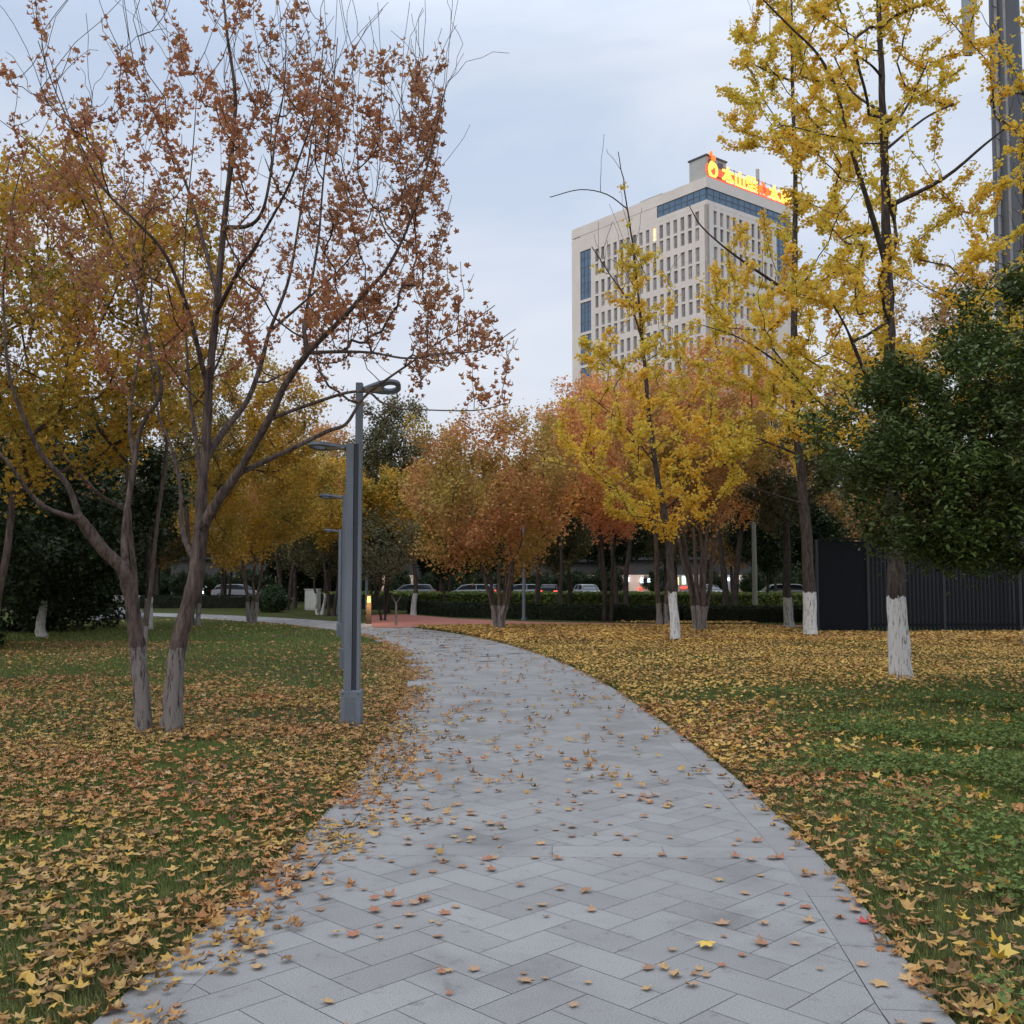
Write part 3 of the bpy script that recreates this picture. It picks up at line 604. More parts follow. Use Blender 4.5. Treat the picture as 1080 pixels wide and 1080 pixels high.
# --- mid distance trees
GM = 'autumn maples around the walkway'
broad('maple_tree', 527, 34.5, 8, (3.1, 2.7, 2.6), 5.0, bk_mapleb, lm_orange, 'multi-stemmed maple with rust orange crown at the inner bend of the path', 7, .24, .085, 230, 26000, (.09, .15), 2.3, GM, 101, coff=(-.3, 0), sig=.2)
broad('maple_tree', 567, 46, 8, (1.9, 1.9, 1.9), 5.4, bk_dark, lm_gold, 'small golden tree with a straight dark trunk right of the rust maple', 1, 0, .17, 110, 12000, (.11, .17), 3.4, GM, 102, coff=(-.9, 0))
broad('maple_tree', 640, 42, 9, (2.9, 2.6, 3.2), 7.0, bk_dark, lm_pink, 'maple with salmon orange crown left of the leaning ginkgo', 3, .12, .10, 200, 24000, (.10, .16), 3.6, GM, 103, sig=.22)
broad('maple_tree', 738, 33.5, 8, (2.6, 2.4, 2.2), 6.2, bk_mapleb, lm_orange, 'orange-brown multi-stemmed tree with pale feet between the two far ginkgos', 6, .16, .10, 170, 19000, (.09, .15), 3.4, GM, 104)
broad('maple_tree', 697, 38, 8, (3.0, 2.4, 2.6), 7.2, bk_mapleb, lm_pink, 'salmon brown tree with dark twin trunks behind the leaning ginkgo', 3, .10, .12, 130, 12000, (.10, .16), 3.8, GM, 105)
broad('maple_tree', 831, 36.7, 9, (2.2, 2.2, 1.8), 5.9, bk_darkw, lm_green, 'green-brown tree with dark trunk left of the second ginkgo', 1, .1, .20, 130, 12000, (.10, .16), 3.8, GM, 106)
broad('oak_tree', 770, 52, 13, (4.8, 3.5, 4.2), 10.0, bk_dark, lm_pink, 'large reddish oak showing behind the ginkgos', 2, .1, .2, 230, 24000, (.14, .22), 4.5, None, 107, sig=.25)
broad('maple_tree', 655, 56, 12, (3.8, 3, 3.4), 9.8, bk_dark, lm_pink, 'tall salmon pink tree below the left side of the tower', 2, .1, .18, 180, 19000, (.14, .21), 5, GM, 108, sig=.25)
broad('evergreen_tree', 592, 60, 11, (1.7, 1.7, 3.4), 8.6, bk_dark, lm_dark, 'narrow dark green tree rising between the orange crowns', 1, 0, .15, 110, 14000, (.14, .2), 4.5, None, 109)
broad('willow_tree', 408, 55, 12, (2.4, 2.2, 4.6), 7.4, bk_dark, lm_green, 'tall grey-green tree behind the lamp posts', 1, 0, .2, 220, 32000, (.12, .19), 2.6, None, 110, droop=.1, sig=.24)
broad('maple_tree', 437, 51, 8, (2.6, 2.4, 2.0), 5.6, bk_darkw, lm_gold, 'ochre tree with white painted foot left of the rust maple', 1, .1, .16, 130, 14000, (.12, .18), 3.0, GM, 111)
broad('olive_tree', 405, 44, 5, (1.7, 1.6, 1.5), 3.4, bk_dark, lm_green, 'low dull olive tree right of the nearest lamp post', 2, .2, .06, 100, 4200, (.08, .13), 1.2, None, 112)
broad('olive_tree', 338, 52, 5, (2.2, 1.8, 1.7), 4.0, bk_darkw, lm_green, 'low olive tree with two pale trunks behind the grey cabinet', 2, .2, .10, 100, 9000, (.1, .15), 1.9, None, 113)
broad('maple_tree', 266, 40.5, 8, (2.9, 2.4, 2.4), 5.3, bk_mapleb, lm_gold, 'golden maple with three pale stems at the edge of the left lawn', 4, .20, .085, 190, 22000, (.09, .15), 2.5, GM, 114, sig=.2)
broad('maple_tree', 350, 50, 8, (2.6, 2.4, 2.1), 6.0, bk_dark, lm_gold, 'yellow-orange tree behind the left lamp heads', 2, .15, .1, 150, 17000, (.11, .17), 3.2, GM, 115)
broad('maple_tree', 300, 60, 12, (4.4, 3.0, 3.4), 8.6, bk_dark, lm_orange, 'rusty olive tree rising left of the lamp posts', 2, .15, .15, 180, 17000, (.14, .21), 4, GM, 131, sig=.25)
broad('maple_tree', 206, 38, 11, (3.4, 2.6, 2.2), 7.9, bk_mapleb, lm_gold, 'yellow-green maple whose crown shows through the russet branches', 3, .10, .10, 170, 17000, (.10, .16), 4.5, GM, 116, coff=(1.2, 0))
broad('elm_tree', 156, 35.5, 10, (2.6, 2.2, 2.6), 7.8, bk_darkw, lm_green, 'thin dark trunked tree with sparse grey-green leaves left of the lawn', 1, .05, .17, 120, 5500, (.08, .13), 4.4, None, 117, coff=(.5, 0))
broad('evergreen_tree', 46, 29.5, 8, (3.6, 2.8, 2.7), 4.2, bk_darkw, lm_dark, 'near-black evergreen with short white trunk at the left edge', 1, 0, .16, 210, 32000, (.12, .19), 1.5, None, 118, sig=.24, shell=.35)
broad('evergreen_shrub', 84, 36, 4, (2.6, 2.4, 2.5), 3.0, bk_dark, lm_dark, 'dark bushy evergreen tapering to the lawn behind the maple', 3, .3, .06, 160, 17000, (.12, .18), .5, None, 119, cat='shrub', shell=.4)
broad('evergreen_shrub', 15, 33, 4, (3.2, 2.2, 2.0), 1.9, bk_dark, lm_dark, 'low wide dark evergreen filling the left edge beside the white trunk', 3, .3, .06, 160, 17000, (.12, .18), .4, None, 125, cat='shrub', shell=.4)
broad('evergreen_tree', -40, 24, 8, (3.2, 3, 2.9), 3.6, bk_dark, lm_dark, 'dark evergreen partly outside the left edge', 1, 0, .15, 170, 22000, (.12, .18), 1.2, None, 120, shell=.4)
broad('maple_tree', -20, 16, 8, (3.0, 2.3, 2.7), 6.1, bk_mapleb, lm_gold, 'amber leaved maple leaning in from the left edge', 3, .14, .09, 280, 32000, (.065, .11), 3.0, GM, 121, coff=(.7, 0), tpl=STARF[:3], sig=.17)
broad('maple_tree', 150, 17, 8, (3.9, 2.5, 1.9), 7.0, bk_mapleb, lm_rust, 'second russet maple hidden behind the stems of the near one', 2, .10, .05, 150, 3200, (.05, .085), 3.6, GM, 122, coff=(-1.6, 0), tpl=STARF[:3], sig=.1, sag=.5, slope=.9)
broad('oak_tree', 1040, 40, 14, (4.2, 3.2, 3.8), 11.2, bk_dark, lm_brown, 'pinkish brown tree behind the fence under the pylon', 1, 0, .2, 170, 12000, (.12, .19), 6, None, 123)
broad('oak_tree', 905, 48, 13, (4.0, 3.2, 4.0), 8.6, bk_dark, lm_brown, 'dull brown tree behind the left end of the fence', 1, 0, .2, 170, 17000, (.13, .2), 5, None, 124)

# --- far trees: three kinds, copied
def copy_tree(src, loc, rz, s_, label, group):
    r = src.copy(); COL.objects.link(r); r.location = loc; r.rotation_euler = (0, 0, rz); r.scale = (s_, s_, s_); r['label'] = label; r['group'] = group
    for c in src.children:
        k = c.copy(); COL.objects.link(k); k.parent = r
    return r
FG = 'far trees along the road'
protoA = broad('roadside_tree', 200, 72, 12, (3.6, 3.4, 3.8), 8.0, bk_dark, lm_green, 'full dark green tree left of the golden maple before the road', 1, .1, .2, 150, 15000, (.2, .3), 3.6, FG, 201, sig=.3)
protoB = broad('roadside_tree', 470, 74, 12, (3.6, 3.4, 3.6), 7.8, bk_dark, lm_brown, 'twin-stemmed brown far tree left of the rust maple', 2, .1, .17, 150, 15000, (.2, .3), 3.4, FG, 202, sig=.3)
protoC = broad('roadside_tree', 600, 70, 12, (3.4, 3.2, 3.4), 7.4, bk_dark, lm_dark, 'blackish evergreen behind the golden tree with straight trunk', 1, .1, .18, 150, 16000, (.2, .3), 3.2, FG, 203, sig=.3)
prs = [(protoA, 'dark green tree in the belt of far trees before the road'), (protoB, 'brown tree in the belt of far trees before the road'), (protoC, 'blackish evergreen in the belt of far trees before the road')]
protoD = broad('low_tree', 330, 90, 8, (3.6, 2.6, 3.0), 3.4, bk_dark, lm_dark, 'dense dark tree with low crown behind the road', 1, .1, .16, 150, 13000, (.26, .38), .8, 'low dense trees beyond the road', 204, sig=.35, shell=.3)
prs.append((protoD, 'dense low dark tree')); KN = ['dark green tree', 'brown tree', 'blackish evergreen', 'dense low dark tree']
rf = random.Random(5); placed = []
for row, d, step, sc_ in (('before the planted strip', 66, 95, .8), ('between planting and road', 82, 62, .95), ('right behind the shops', 142, 34, 1.1), ('in the farthest row', 152, 44, 1.35), ('in the low row behind the shops', 139, 30, 1.15), ('in front of the shops', 124, 26, .5)):
    px = -60+rf.uniform(0, 30)
    while px < 1130:
        kk = 3 if 'low row' in row or 'front' in row else rf.choice((0, 1, 2, 2) if d > 100 else (0, 1, 2)); xx, yy = G(px, d+rf.uniform(-2, 2)); s_ = sc_*rf.uniform(.85, 1.15)
        if 380 < px < 620 and d < 100: s_ *= .9
        if not ('front' in row and any(abs(px-q) < 9 for q in (652, 664, 679, 721, 765, 780))): placed.append((row, kk, px, xx, yy, s_))
        px += step*rf.uniform(.7, 1.3)
def ordn(n_): return '%d%s' % (n_, 'th' if 10 < n_ % 100 < 20 else {1: 'st', 2: 'nd', 3: 'rd'}.get(n_ % 10, 'th'))
cnt = {}
for row, kk, px, xx, yy, s_ in placed:
    cnt[(row, kk)] = cnt.get((row, kk), 0)+1
    copy_tree(prs[kk][0], (xx, yy, -.02), rf.uniform(0, 6.28), s_, '%s %s, %s from left' % (KN[kk], row, ordn(cnt[(row, kk)])), 'far trees '+row)

# ---------------------------------------------------------------- hedges, round bush, planting
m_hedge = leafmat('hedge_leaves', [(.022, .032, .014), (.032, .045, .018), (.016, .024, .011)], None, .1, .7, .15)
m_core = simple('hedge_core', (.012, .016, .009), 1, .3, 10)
def hedge(name, pts, w_, h, n_, label, m=m_hedge, group=None, ls=(.05, .09), core=m_core):
    pts = [np.array(p, float) for p in pts]; c0 = pts[0]; e = empty(name, (c0[0], c0[1], 0)); prop(e, label, 'hedge', group); A = []; mb = MB(); tot = sum(np.linalg.norm(b_-a) for a, b_ in zip(pts, pts[1:]))
    for a, b_ in zip(pts, pts[1:]):
        L_ = np.linalg.norm(b_-a); t = (b_-a)/L_; nn = np.array([t[1], -t[0]]); k = int(n_*L_/tot); u = rng.random(k)*L_; f = rng.random(k); side = rng.random(k)
        o_ = np.where(side < .5, (rng.random(k)-.5)*w_, np.where(side < .8, -w_/2, w_/2)*1.0); zz = np.where(side < .5, h, rng.random(k)*h)
        hh = vnoise(u+a[0]*3, u*0, .6, 9)*.07
        A.append(np.stack([a[0]+t[0]*u+nn[0]*o_, a[1]+t[1]*u+nn[1]*o_, zz+hh*(side < .5)], 1)+rng.normal(0, .025, (k, 3)))
        q = [a-nn*(w_/2-.04), b_-nn*(w_/2-.04), b_+nn*(w_/2-.04), a+nn*(w_/2-.04)]; mb.prism([(v[0]-c0[0], v[1]-c0[1]) for v in q][::-1], -.05, h-.04)
    A = np.concatenate(A); A[:, 2] = np.maximum(A[:, 2], .02)
    mb.build('branch_core', [core], e); link('foliage', crown_mesh('foliage', A, ls, (c0[0], c0[1], 0), KITE, m, (.1, 1.4)), e)
    return e
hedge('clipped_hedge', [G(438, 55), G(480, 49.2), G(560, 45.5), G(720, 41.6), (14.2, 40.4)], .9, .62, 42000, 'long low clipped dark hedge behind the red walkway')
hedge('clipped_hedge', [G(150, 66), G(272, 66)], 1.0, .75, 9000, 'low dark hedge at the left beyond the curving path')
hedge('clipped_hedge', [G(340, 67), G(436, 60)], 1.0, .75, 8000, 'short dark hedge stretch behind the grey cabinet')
m_gc = leafmat('planting_leaves', [(.20, .26, .07), (.16, .21, .06), (.25, .29, .08), (.13, .17, .055)], None, .3)
hedge('planted_strip', [G(355, 78), G(640, 74), G(990, 66)], 9, .86, 40000, 'broad strip of bright green low planting between hedge and road', m_gc, ls=(.14, .24), core=simple('planting_soil', (.03, .045, .015), 1, .3, 4))
x, y = G(287, 56); T = Tree(77); T.limb([(x, y, -.05), (x, y, .3)], .05, .04); T.attach(ell(150, (x, y, .72), (.85, .8, .66), T.r, .55, bumpy=.05), sag=.1, slope=0, step=.3, minr=.006)
make_tree('round_bush', (x, y, 0), T, bk_dark, leafmat('bush_leaves', [(.035, .06, .022), (.05, .085, .03), (.028, .05, .02)], None, .15), T.leafpts(9000, .1, .6), (.06, .1), KITE, 'ball shaped clipped green bush beside the far bend of the path', 'bush', rt=.006, cap=.03)

# ---------------------------------------------------------------- street lamps
m_lamp = simple('blue_grey_powder_coat', (.13, .152, .18), .5, .16, 7, .0, 0, (1, 1, .2))
m_lampp = simple('access_plate', (.11, .13, .155), .5, .12, 14)
m_lampd = simple('lamp_near_black', (.016, .022, .034), .5, .05, 5)
m_under = simple('lamp_lens', (.40, .33, .27), .35, .05, 8)
def head_outline():
    o_ = []; L_ = .44
    for k in range(13): a = R(-90+180*k/12); o_.append((L_-.085+.085*math.cos(a), .085*math.sin(a)))
    o_ += [(0, .035), (0, -.035)]; return o_
def lamp(px, d, label, upper=True, lower=True, rz=0):
    x, y = G(px, d); z = gh1(x, y)-.01; e = empty('street_lamp', (x, y, z), rz); prop(e, label, 'street lamp', 'two-headed lamp posts along the path')
    mb = MB(); mb.box(-.11, -.11, -.05, .11, .11, .41, bev=.006); mb.build('base_box', m_lamp, e)
    mb = MB(); mb.box(-.06, -.1135, .08, .06, -.1098, .34); mb.build('access_door', m_lampp, e)
    for bx_ in (-.085, .085): mb = MB(); mb.tube([(bx_, -.109, .375), (bx_, -.118, .375)], .008, 6); mb.build('bolt', m_lampd, e)
    bz_ = .41
    mb = MB()
    if upper:
        mb.box(.012, -.045, bz_, .086, .045, 3.86, bev=.004); mb.build('tall_post', m_lamp, e)
        mb = MB(); mb.box(0.004, -.034, bz_, .0125, .034, 3.10); mb.box(.006, -.0475, bz_, .052, -.0452, 3.16, 0); mb.build('post_shade_strip', m_lampd, e)  # near-black strips between and on the posts; a groove's shade put into colour
    mb = MB(); mb.box(-.088, -.045, bz_, -.002 if upper else .04, .045, 3.17, bev=.004); mb.build('short_post', m_lamp, e)
    def head(x0, z0, sgn, tilt, roll):
        M = Matrix.Translation((x0, 0, z0)) @ Matrix.Rotation(0 if sgn > 0 else math.pi, 4, 'Z') @ Matrix.Rotation(-tilt, 4, 'Y') @ Matrix.Rotation(roll*sgn, 4, 'X')
        # a flat tapered loop: solid near the post, open ring at the tip
        n_ = 20; top = []; L_ = .44; outer = []; inner = []
        for k in range(n_):
            a = 2*math.pi*k/n_; c, s_ = math.cos(a), math.sin(a)
            ox = .30+(.14 if c > 0 else .30)*c; wd = .105 if c > -.2 else .105-(.105-.038)*min(1, (-c-.2)/.8)
            outer.append((ox, wd*(1 if s_ > 0 else -1)*abs(s_)**.7)); inner.append((.315+.075*c, .045*s_))
        mb = MB(); v = []
        for zz in (-.018, .018):
            v += [tuple(M @ Vector((a, b_, zz))) for a, b_ in outer]; v += [tuple(M @ Vector((a, b_, zz))) for a, b_ in inner]
        F_ = []
        for k in range(n_):
            j = (k+1) % n_; F_ += [(k, j, n_+j, n_+k)[::-1], (2*n_+k, 2*n_+j, 3*n_+j, 3*n_+k), (k, j, 2*n_+j, 2*n_+k)[::-1] if False else (k, j, 2*n_+j, 2*n_+k), (n_+j, n_+k, 3*n_+k, 3*n_+j)]
        mb.add(v, F_); h_ = mb.build('lamp_head', m_lamp, e)
        mb = MB(); mb.box(.03, -.034, -.024, .225, .034, -.0185, mat=M); mb.build('lens', m_under, h_)
    if upper: head(.080, 3.79, 1, R(5), -R(34))
    if lower: head(-.084, 3.125, -1, R(3), -R(13))
    return e
lamp(372.5, 11.5, 'nearest blue-grey lamp post with square base standing among brown leaves')
lamp(366, 18.5, 'lamp hidden behind the nearest post, only its left head showing', upper=False)
lamp(360, 30.3, 'third lamp post, its base on the green lawn by the bend')
lamp(357.5, 53, 'distant lamp almost covered by the nearer posts')
lamp(311, 72, 'farthest thin lamp post standing left of the grey cabinet')
# slim pole right of rust maple
x, y = G(552.5, 44); mb = MB(); mb.tube([(0, 0, -.1), (0, 0, 4.2)], .07, 10); e = empty('slim_pole', (x, y, 0)); prop(e, 'slim grey pole standing in front of the hedge right of the rust maple', 'pole'); mb.build('shaft', m_lamp, e, True)
mb = MB(); mb.tube([(0, 0, -.02), (0, 0, .12)], .12, 12); mb.build('foot', m_lamp, e, True)
x, y = G(796, 60); e = empty('slim_pole', (x, y, 0)); prop(e, 'pale concrete pole beyond the hedge left of the white car', 'pole'); mb = MB(); mb.tube([(0, 0, -.1), (0, 0, 5.2)], [.16, .12], 12); mb.build('shaft', simple('pale_concrete', (.17, .165, .13), .8), e, True)

# ---------------------------------------------------------------- cabinet, marker posts, boulders
x, y = G(330, 61); e = empty('utility_cabinet', (x, y, 0), R(-12)); prop(e, 'pale grey utility cabinet standing by the far path', 'cabinet')
mc = simple('cabinet_paint', (.40, .43, .40), .5, .06, 3); mb = MB(); mb.box(-.40, -.25, .08, .40, .25, 1.2, bev=.01); mb.build('body', mc, e)
mb = MB(); mb.box(-.44, -.29, 1.2, .44, .29, 1.26, bev=.01); mb.build('roof', mc, e); mb = MB(); mb.box(-.38, -.27, -.05, .38, .27, .08); mb.build('plinth', m_kerb, e)
mb = MB(); mb.box(-.37, -.262, .14, -.005, -.251, 1.14); mb.box(.005, -.262, .14, .37, -.251, 1.14); mb.build('door', simple('cabinet_door', (.46, .48, .45), .5, .05, 3), e)
m_wood = simple('dark_wood', (.06, .04, .028), .8, .3, 12, stretch=(1, 1, .1)); m_warm = emit('warm_panel', (1, .62, .18), .75)
x, y = G(389.5, 40.5); e = empty('marker_post', (x, y, 0)); prop(e, 'dark marker post with small glowing yellow panel on the red walkway', 'post')
mb = MB(); mb.box(-.09, -.07, -.05, .09, .07, 1.15, bev=.01); mb.build('post', m_wood, e); mb = MB(); mb.box(-.055, -.082, .85, .055, -.071, 1.08); mb.build('glowing_panel', m_warm, e)
ld = bpy.data.lights.new('post_glow', 'POINT'); ld.energy = 22; ld.color = (1, .6, .25); ld.shadow_soft_size = .1; lo = bpy.data.objects.new('post_glow', ld); COL.objects.link(lo); lo.parent = e; lo.location = (0.0, -.35, .75)
x, y = G(418, 39); e = empty('tree_stake', (x, y, 0)); prop(e, 'forked stake sapling standing by the walkway right of the marker post', 'sapling')
mb = MB(); mb.tube([(0, 0, -.05), (.01, 0, .5), (0, 0, .85)], [.045, .04, .035], 8); mb.tube([(0, 0, .82), (-.1, 0, 1.0), (-.16, 0, 1.12)], [.03, .025, .02], 6); mb.tube([(0, 0, .82), (.1, 0, .98), (.17, 0, 1.1)], [.03, .025, .02], 6); mb.build('stem', bk_mapleb, e, True)
import bmesh
def boulder(px, d, s_, label, seed):
    bm = bmesh.new(); bmesh.ops.create_icosphere(bm, subdivisions=3, radius=1); rg = random.Random(seed); ph = [rg.uniform(0, 6) for _ in range(6)]
    for v in bm.verts:
        c = v.co; k = 1+.16*math.sin(2.3*c.x+ph[0])*math.cos(2.9*c.y+ph[1])+.1*math.sin(5*c.z+ph[2]+3*c.x)+.04*math.sin(11*c.y+ph[3]); v.co = Vector((c.x*s_[0], c.y*s_[1], c.z*s_[2]))*k
    me = bpy.data.meshes.new('boulder'); bm.to_mesh(me); bm.free(); me.materials.append(m_rock); x, y = G(px, d); o_ = link('boulder', me, None, (x, y, gh1(x, y)+s_[2]*.35)); prop(o_, label, 'boulder', 'grey boulders behind the left lawn')
m_rock = simple('grey_rock', (.22, .22, .23), .9, .3, 5, bump=.5)
boulder(116, 44, (.55, .4, .35), 'flat grey boulder behind the dark evergreen shrub', 1); boulder(134, 46, (.7, .5, .42), 'larger pale boulder left of the maple stem', 2); boulder(106, 43, (.35, .3, .22), 'small low boulder leftmost at the dark trees', 3)

# ---------------------------------------------------------------- dark slatted fence
m_fence = simple('black_steel', (.012, .014, .017), .7, .15, 4); m_fence2 = simple('black_panel', (.008, .010, .013), .7, .1, 4)
for q in (m_fence, m_fence2): q.node_tree.nodes['Principled BSDF'].inputs['Specular IOR Level'].default_value = .12
fx0, fy = G(862, 32.6); fx1 = G(900, 32.2)[0]; FX2 = 22.0; FH = 2.98
e = empty('slatted_fence', (fx0, fy, 0)); prop(e, 'tall black fence of vertical slats behind the right lawn', 'fence')
mb = MB(); mb.box(.02, .03, -.05, fx1-fx0+.6, .07, FH-.06); mb.build('panel', m_fence2, e)
for k, xx in enumerate(np.arange(fx1-fx0+.62, FX2-fx0, 2.4)):
    mb = MB(); nsl = 18; L_ = 2.4
    for j in range(nsl): a = xx+.07+j*(L_-.1)/nsl; mb.box(a, -.02, .03, a+.055, .03, FH-.1, 0)
    mb.box(xx+.05, .032, .25, xx+L_-.02, .052, .32); mb.box(xx+.05, .032, FH-.35, xx+L_-.02, .052, FH-.28); mb.build('slat_panel', m_fence, e)
for xx in [0]+[q for q in np.arange(fx1-fx0+.6, FX2-fx0, 2.4)]:
    mb = MB(); mb.box(xx-.035, -.035, -.1, xx+.035, .085, FH, 0, bev=.005); mb.build('post', simple('fence_post', (.022, .025, .03), .7), e) if xx == 0 else link('post', e.children[-1].data if False else mb.mesh('post', [bpy.data.materials['fence_post']]), e)
mb = MB(); mb.box(.036, -.05, FH, FX2-fx0, .09, FH+.05); mb.build('top_rail', m_fence, e)
# concrete hall behind the fence so that nothing shows through the slats
e = empty('equipment_shed', (12, 36, 0)); prop(e, 'dark low equipment shed right behind the black fence', 'shed'); mb = MB(); mb.box(0, 0, -.1, 12, 3.5, 2.7); mb.build('wall', simple('shed_wall', (.03, .033, .036), .8), e); mb = MB(); mb.box(-.15, -.15, 2.7, 12.15, 3.65, 2.82); mb.build('roof', m_fence, e)

# ---------------------------------------------------------------- steel mast with antennas
x, y = G(1080, 36); e = empty('steel_mast', (x, y, 0)); prop(e, 'thick grey steel mast with antenna bracket rising behind the evergreen', 'mast')
m_mast = simple('galvanised_steel', (.085, .09, .10), .55, .15, 1.5, .2, 0, (1, 1, .3))
mb = MB(); mb.tube([(0, 0, -.1), (0, 0, 8), (0, 0, 16), (0, 0, 24)], [.72, .64, .57, .50], 16); mb.build('shaft', m_mast, e, True)
for zz in (8.0, 16.0, 19.2): mb = MB(); mb.tube([(0, 0, zz-.12), (0, 0, zz+.12)], [.72-.0091*zz+.05]*2, 16); mb.build('flange', m_mast, e, True)
mb = MB(); mb.tube([(-.62, -.35, 12), (-.5, -.40, 24)], .055, 8); mb.tube([(-.35, -.62, 10), (-.28, -.55, 24)], .05, 8); mb.build('cable', simple('pale_conduit', (.22, .22, .23), .6), e, True)
mb = MB(); mb.tube([(-.5, -.1, 21.1), (-1.35, -.1, 21.1)], .05, 8); mb.tube([(-.5, -.1, 23.2), (-1.35, -.1, 23.2)], .05, 8); mb.build('bracket', m_mast, e, True)
mb = MB(); mb.box(-1.55, -.25, 20.7, -1.22, 0.02, 23.8, bev=.04); mb.build('antenna_panel', simple('antenna_white', (.25, .27, .30), .5), e)
mb = MB(); 
for zz in np.arange(9, 23, .7): mb.tube([(-.50, -.42, zz), (-.72, -.55, zz)], .018, 6)
mb.build('step_bolt', m_mast, e)

# ---------------------------------------------------------------- office tower
m_wall, t, b, o = mat_new('beige_cladding'); n_ = noise(t, .25, 5, .6); r_ = ramp(t, [(.3, (.62, .56, .51)), (.7, (.70, .635, .58))]); t.links.new(n_.outputs[0], r_.inputs[0]); t.links.new(r_.outputs[0], b.inputs['Base Color']); b.inputs['Roughness'].default_value = .8
m_win, t, b, o = mat_new('dull_window_glass'); g_ = t.nodes.new('ShaderNodeObjectInfo'); r_ = ramp(t, [(0, (.14, .14, .16)), (.5, (.24, .23, .24)), (1, (.42, .39, .37))]); t.links.new(g_.outputs['Random'], r_.inputs[0]); t.links.new(r_.outputs[0], b.inputs['Base Color']); b.inputs['Roughness'].default_value = .25
m_blue = simple('blue_glass', (.085, .155, .24), .18, .2, .5, .0); m_frame = simple('window_mullion', (.10, .12, .15), .5)
m_lit = emit('lit_window', (1, .72, .4), 1.0)
H = 75.0
def Pd(px, py): q = P(px, py, 1.0)-np.array([0, 0, EYE]); dd = H/q[2]; return q*dd
C0 = Pd(745, 186); C1 = Pd(603, 243); C2 = Pd(838, 217)
d1 = (C1-C0)[:2]; L1 = np.linalg.norm(d1); d1 /= L1; d2 = np.array([-d1[1], d1[0]]);
if np.dot(d2, (C2-C0)[:2]) < 0: d2 = -d2
L2 = abs(np.dot(d2, (C2-C0)[:2]))*1.02; HT = H+EYE
print('TOWER', C0, L1, L2, HT)
eb = empty('office_tower', (C0[0], C0[1], 0)); prop(eb, 'pale high-rise with rows of narrow windows and glowing rooftop lettering', 'high-rise')
def FM(o2, dx, dn):                                              # facade frame: x along face, y outward, z up
    return Matrix(((dx[0], dn[0], 0, o2[0]), (dx[1], dn[1], 0, o2[1]), (0, 0, 1, 0), (0, 0, 0, 1)))
M1 = FM((0, 0), d1, -d2); M2 = FM((0, 0), d2, -d1)
ZB = HT-23*3.4
wb = MB()                                                        # core and facade grid
core = FM((0, 0), d1, d2); wb.box(.6, .6, 0, L1-.3, L2-.3, HT-1.0, mat=core)
def facade(M, L_, ncol, x0, x1, glass, band_from, band_to):
    ps = (x1-x0)/ncol; wins = []
    wb.box(0.0 if M is M1 else -.0, -.62, 0, x0-.03, 0.0, HT-5.2 if True else 0, mat=M)
    for i in range(ncol+1):
        xa = x0+i*ps-.55 if i else x0-.05; xb = x0+i*ps+.30 if i < ncol else x1+.05
        wb.box(xa, -.6, 0, xb, -.0, HT-5.2, mat=M)
    k = 0; zt = HT-6.0
    while zt > 3:
        hh = 2.65 if k % 2 == 0 else 2.45; sp_ = .45 if k % 2 == 0 else 1.25
        for i in range(ncol): wins.append((x0+i*ps+.30, zt-hh, x0+(i+1)*ps-.55, zt))
        wb.box(x0, -.59, zt-hh-sp_, x1, -.06 if sp_ < 1 else -.02, zt-hh, mat=M); zt -= hh+sp_; k += 1
    wb.box(x0, -.59, HT-6.0, x1, -.02, HT-5.2, mat=M)
    return wins
GX0, GX1 = L1-5.9, L1-2.6
w1 = facade(M1, L1, 16, 1.6, GX0-.7, True, 0, 0); w2 = facade(M2, L2, 10, 1.6, L2-5.6, True, 0, 0)
for a, b_ in ((GX0-.7, GX0), (GX1, L1)): wb.box(a+.003, -.6, 0, b_, .004, HT-2.2, mat=M1)
for a, b_ in ((L2-5.6+.06, L2-5.0), (L2-1.2, L2)): wb.box(a+.003, -.6, 0, b_, .004, HT-5.2, mat=M2)
wb.box(.0, -.62, 0, L2-.1, -.3, HT-1, mat=FM((d1[0]*L1, d1[1]*L1), d2, d1))
wb.box(-.02, -.9, HT-2.0, L1+.02, .06, HT, mat=M1); wb.box(-.02, -.9, HT-2.0, L2+.02, .055, HT+.02, mat=M2); wb.box(0, -.9, HT-2, L2, 0, HT, mat=FM((d1[0]*L1, d1[1]*L1), d2, d1))
wb.box(.0, -.6, HT-5.19, 12.49, .002, HT-4.35, mat=M1); wb.box(.0, -.58, HT-5.19, L2-5.0, .003, HT-4.35, mat=M2); wb.box(L2-5.0, -.58, HT-5.19, L2-.1, -.02, HT-4.35, mat=M2); wb.box(12.5, -.6, HT-5.2, GX0-.0, .002, HT-2.0, mat=M1)
for z in range(4):
    pass
wb.build('wall', m_wall, eb)
rb = MB(); rb.box(.5, .5, HT-1.2, L1-.5, L2-.5, HT-.9, mat=core); rb.build('roof', m_kerb, eb)
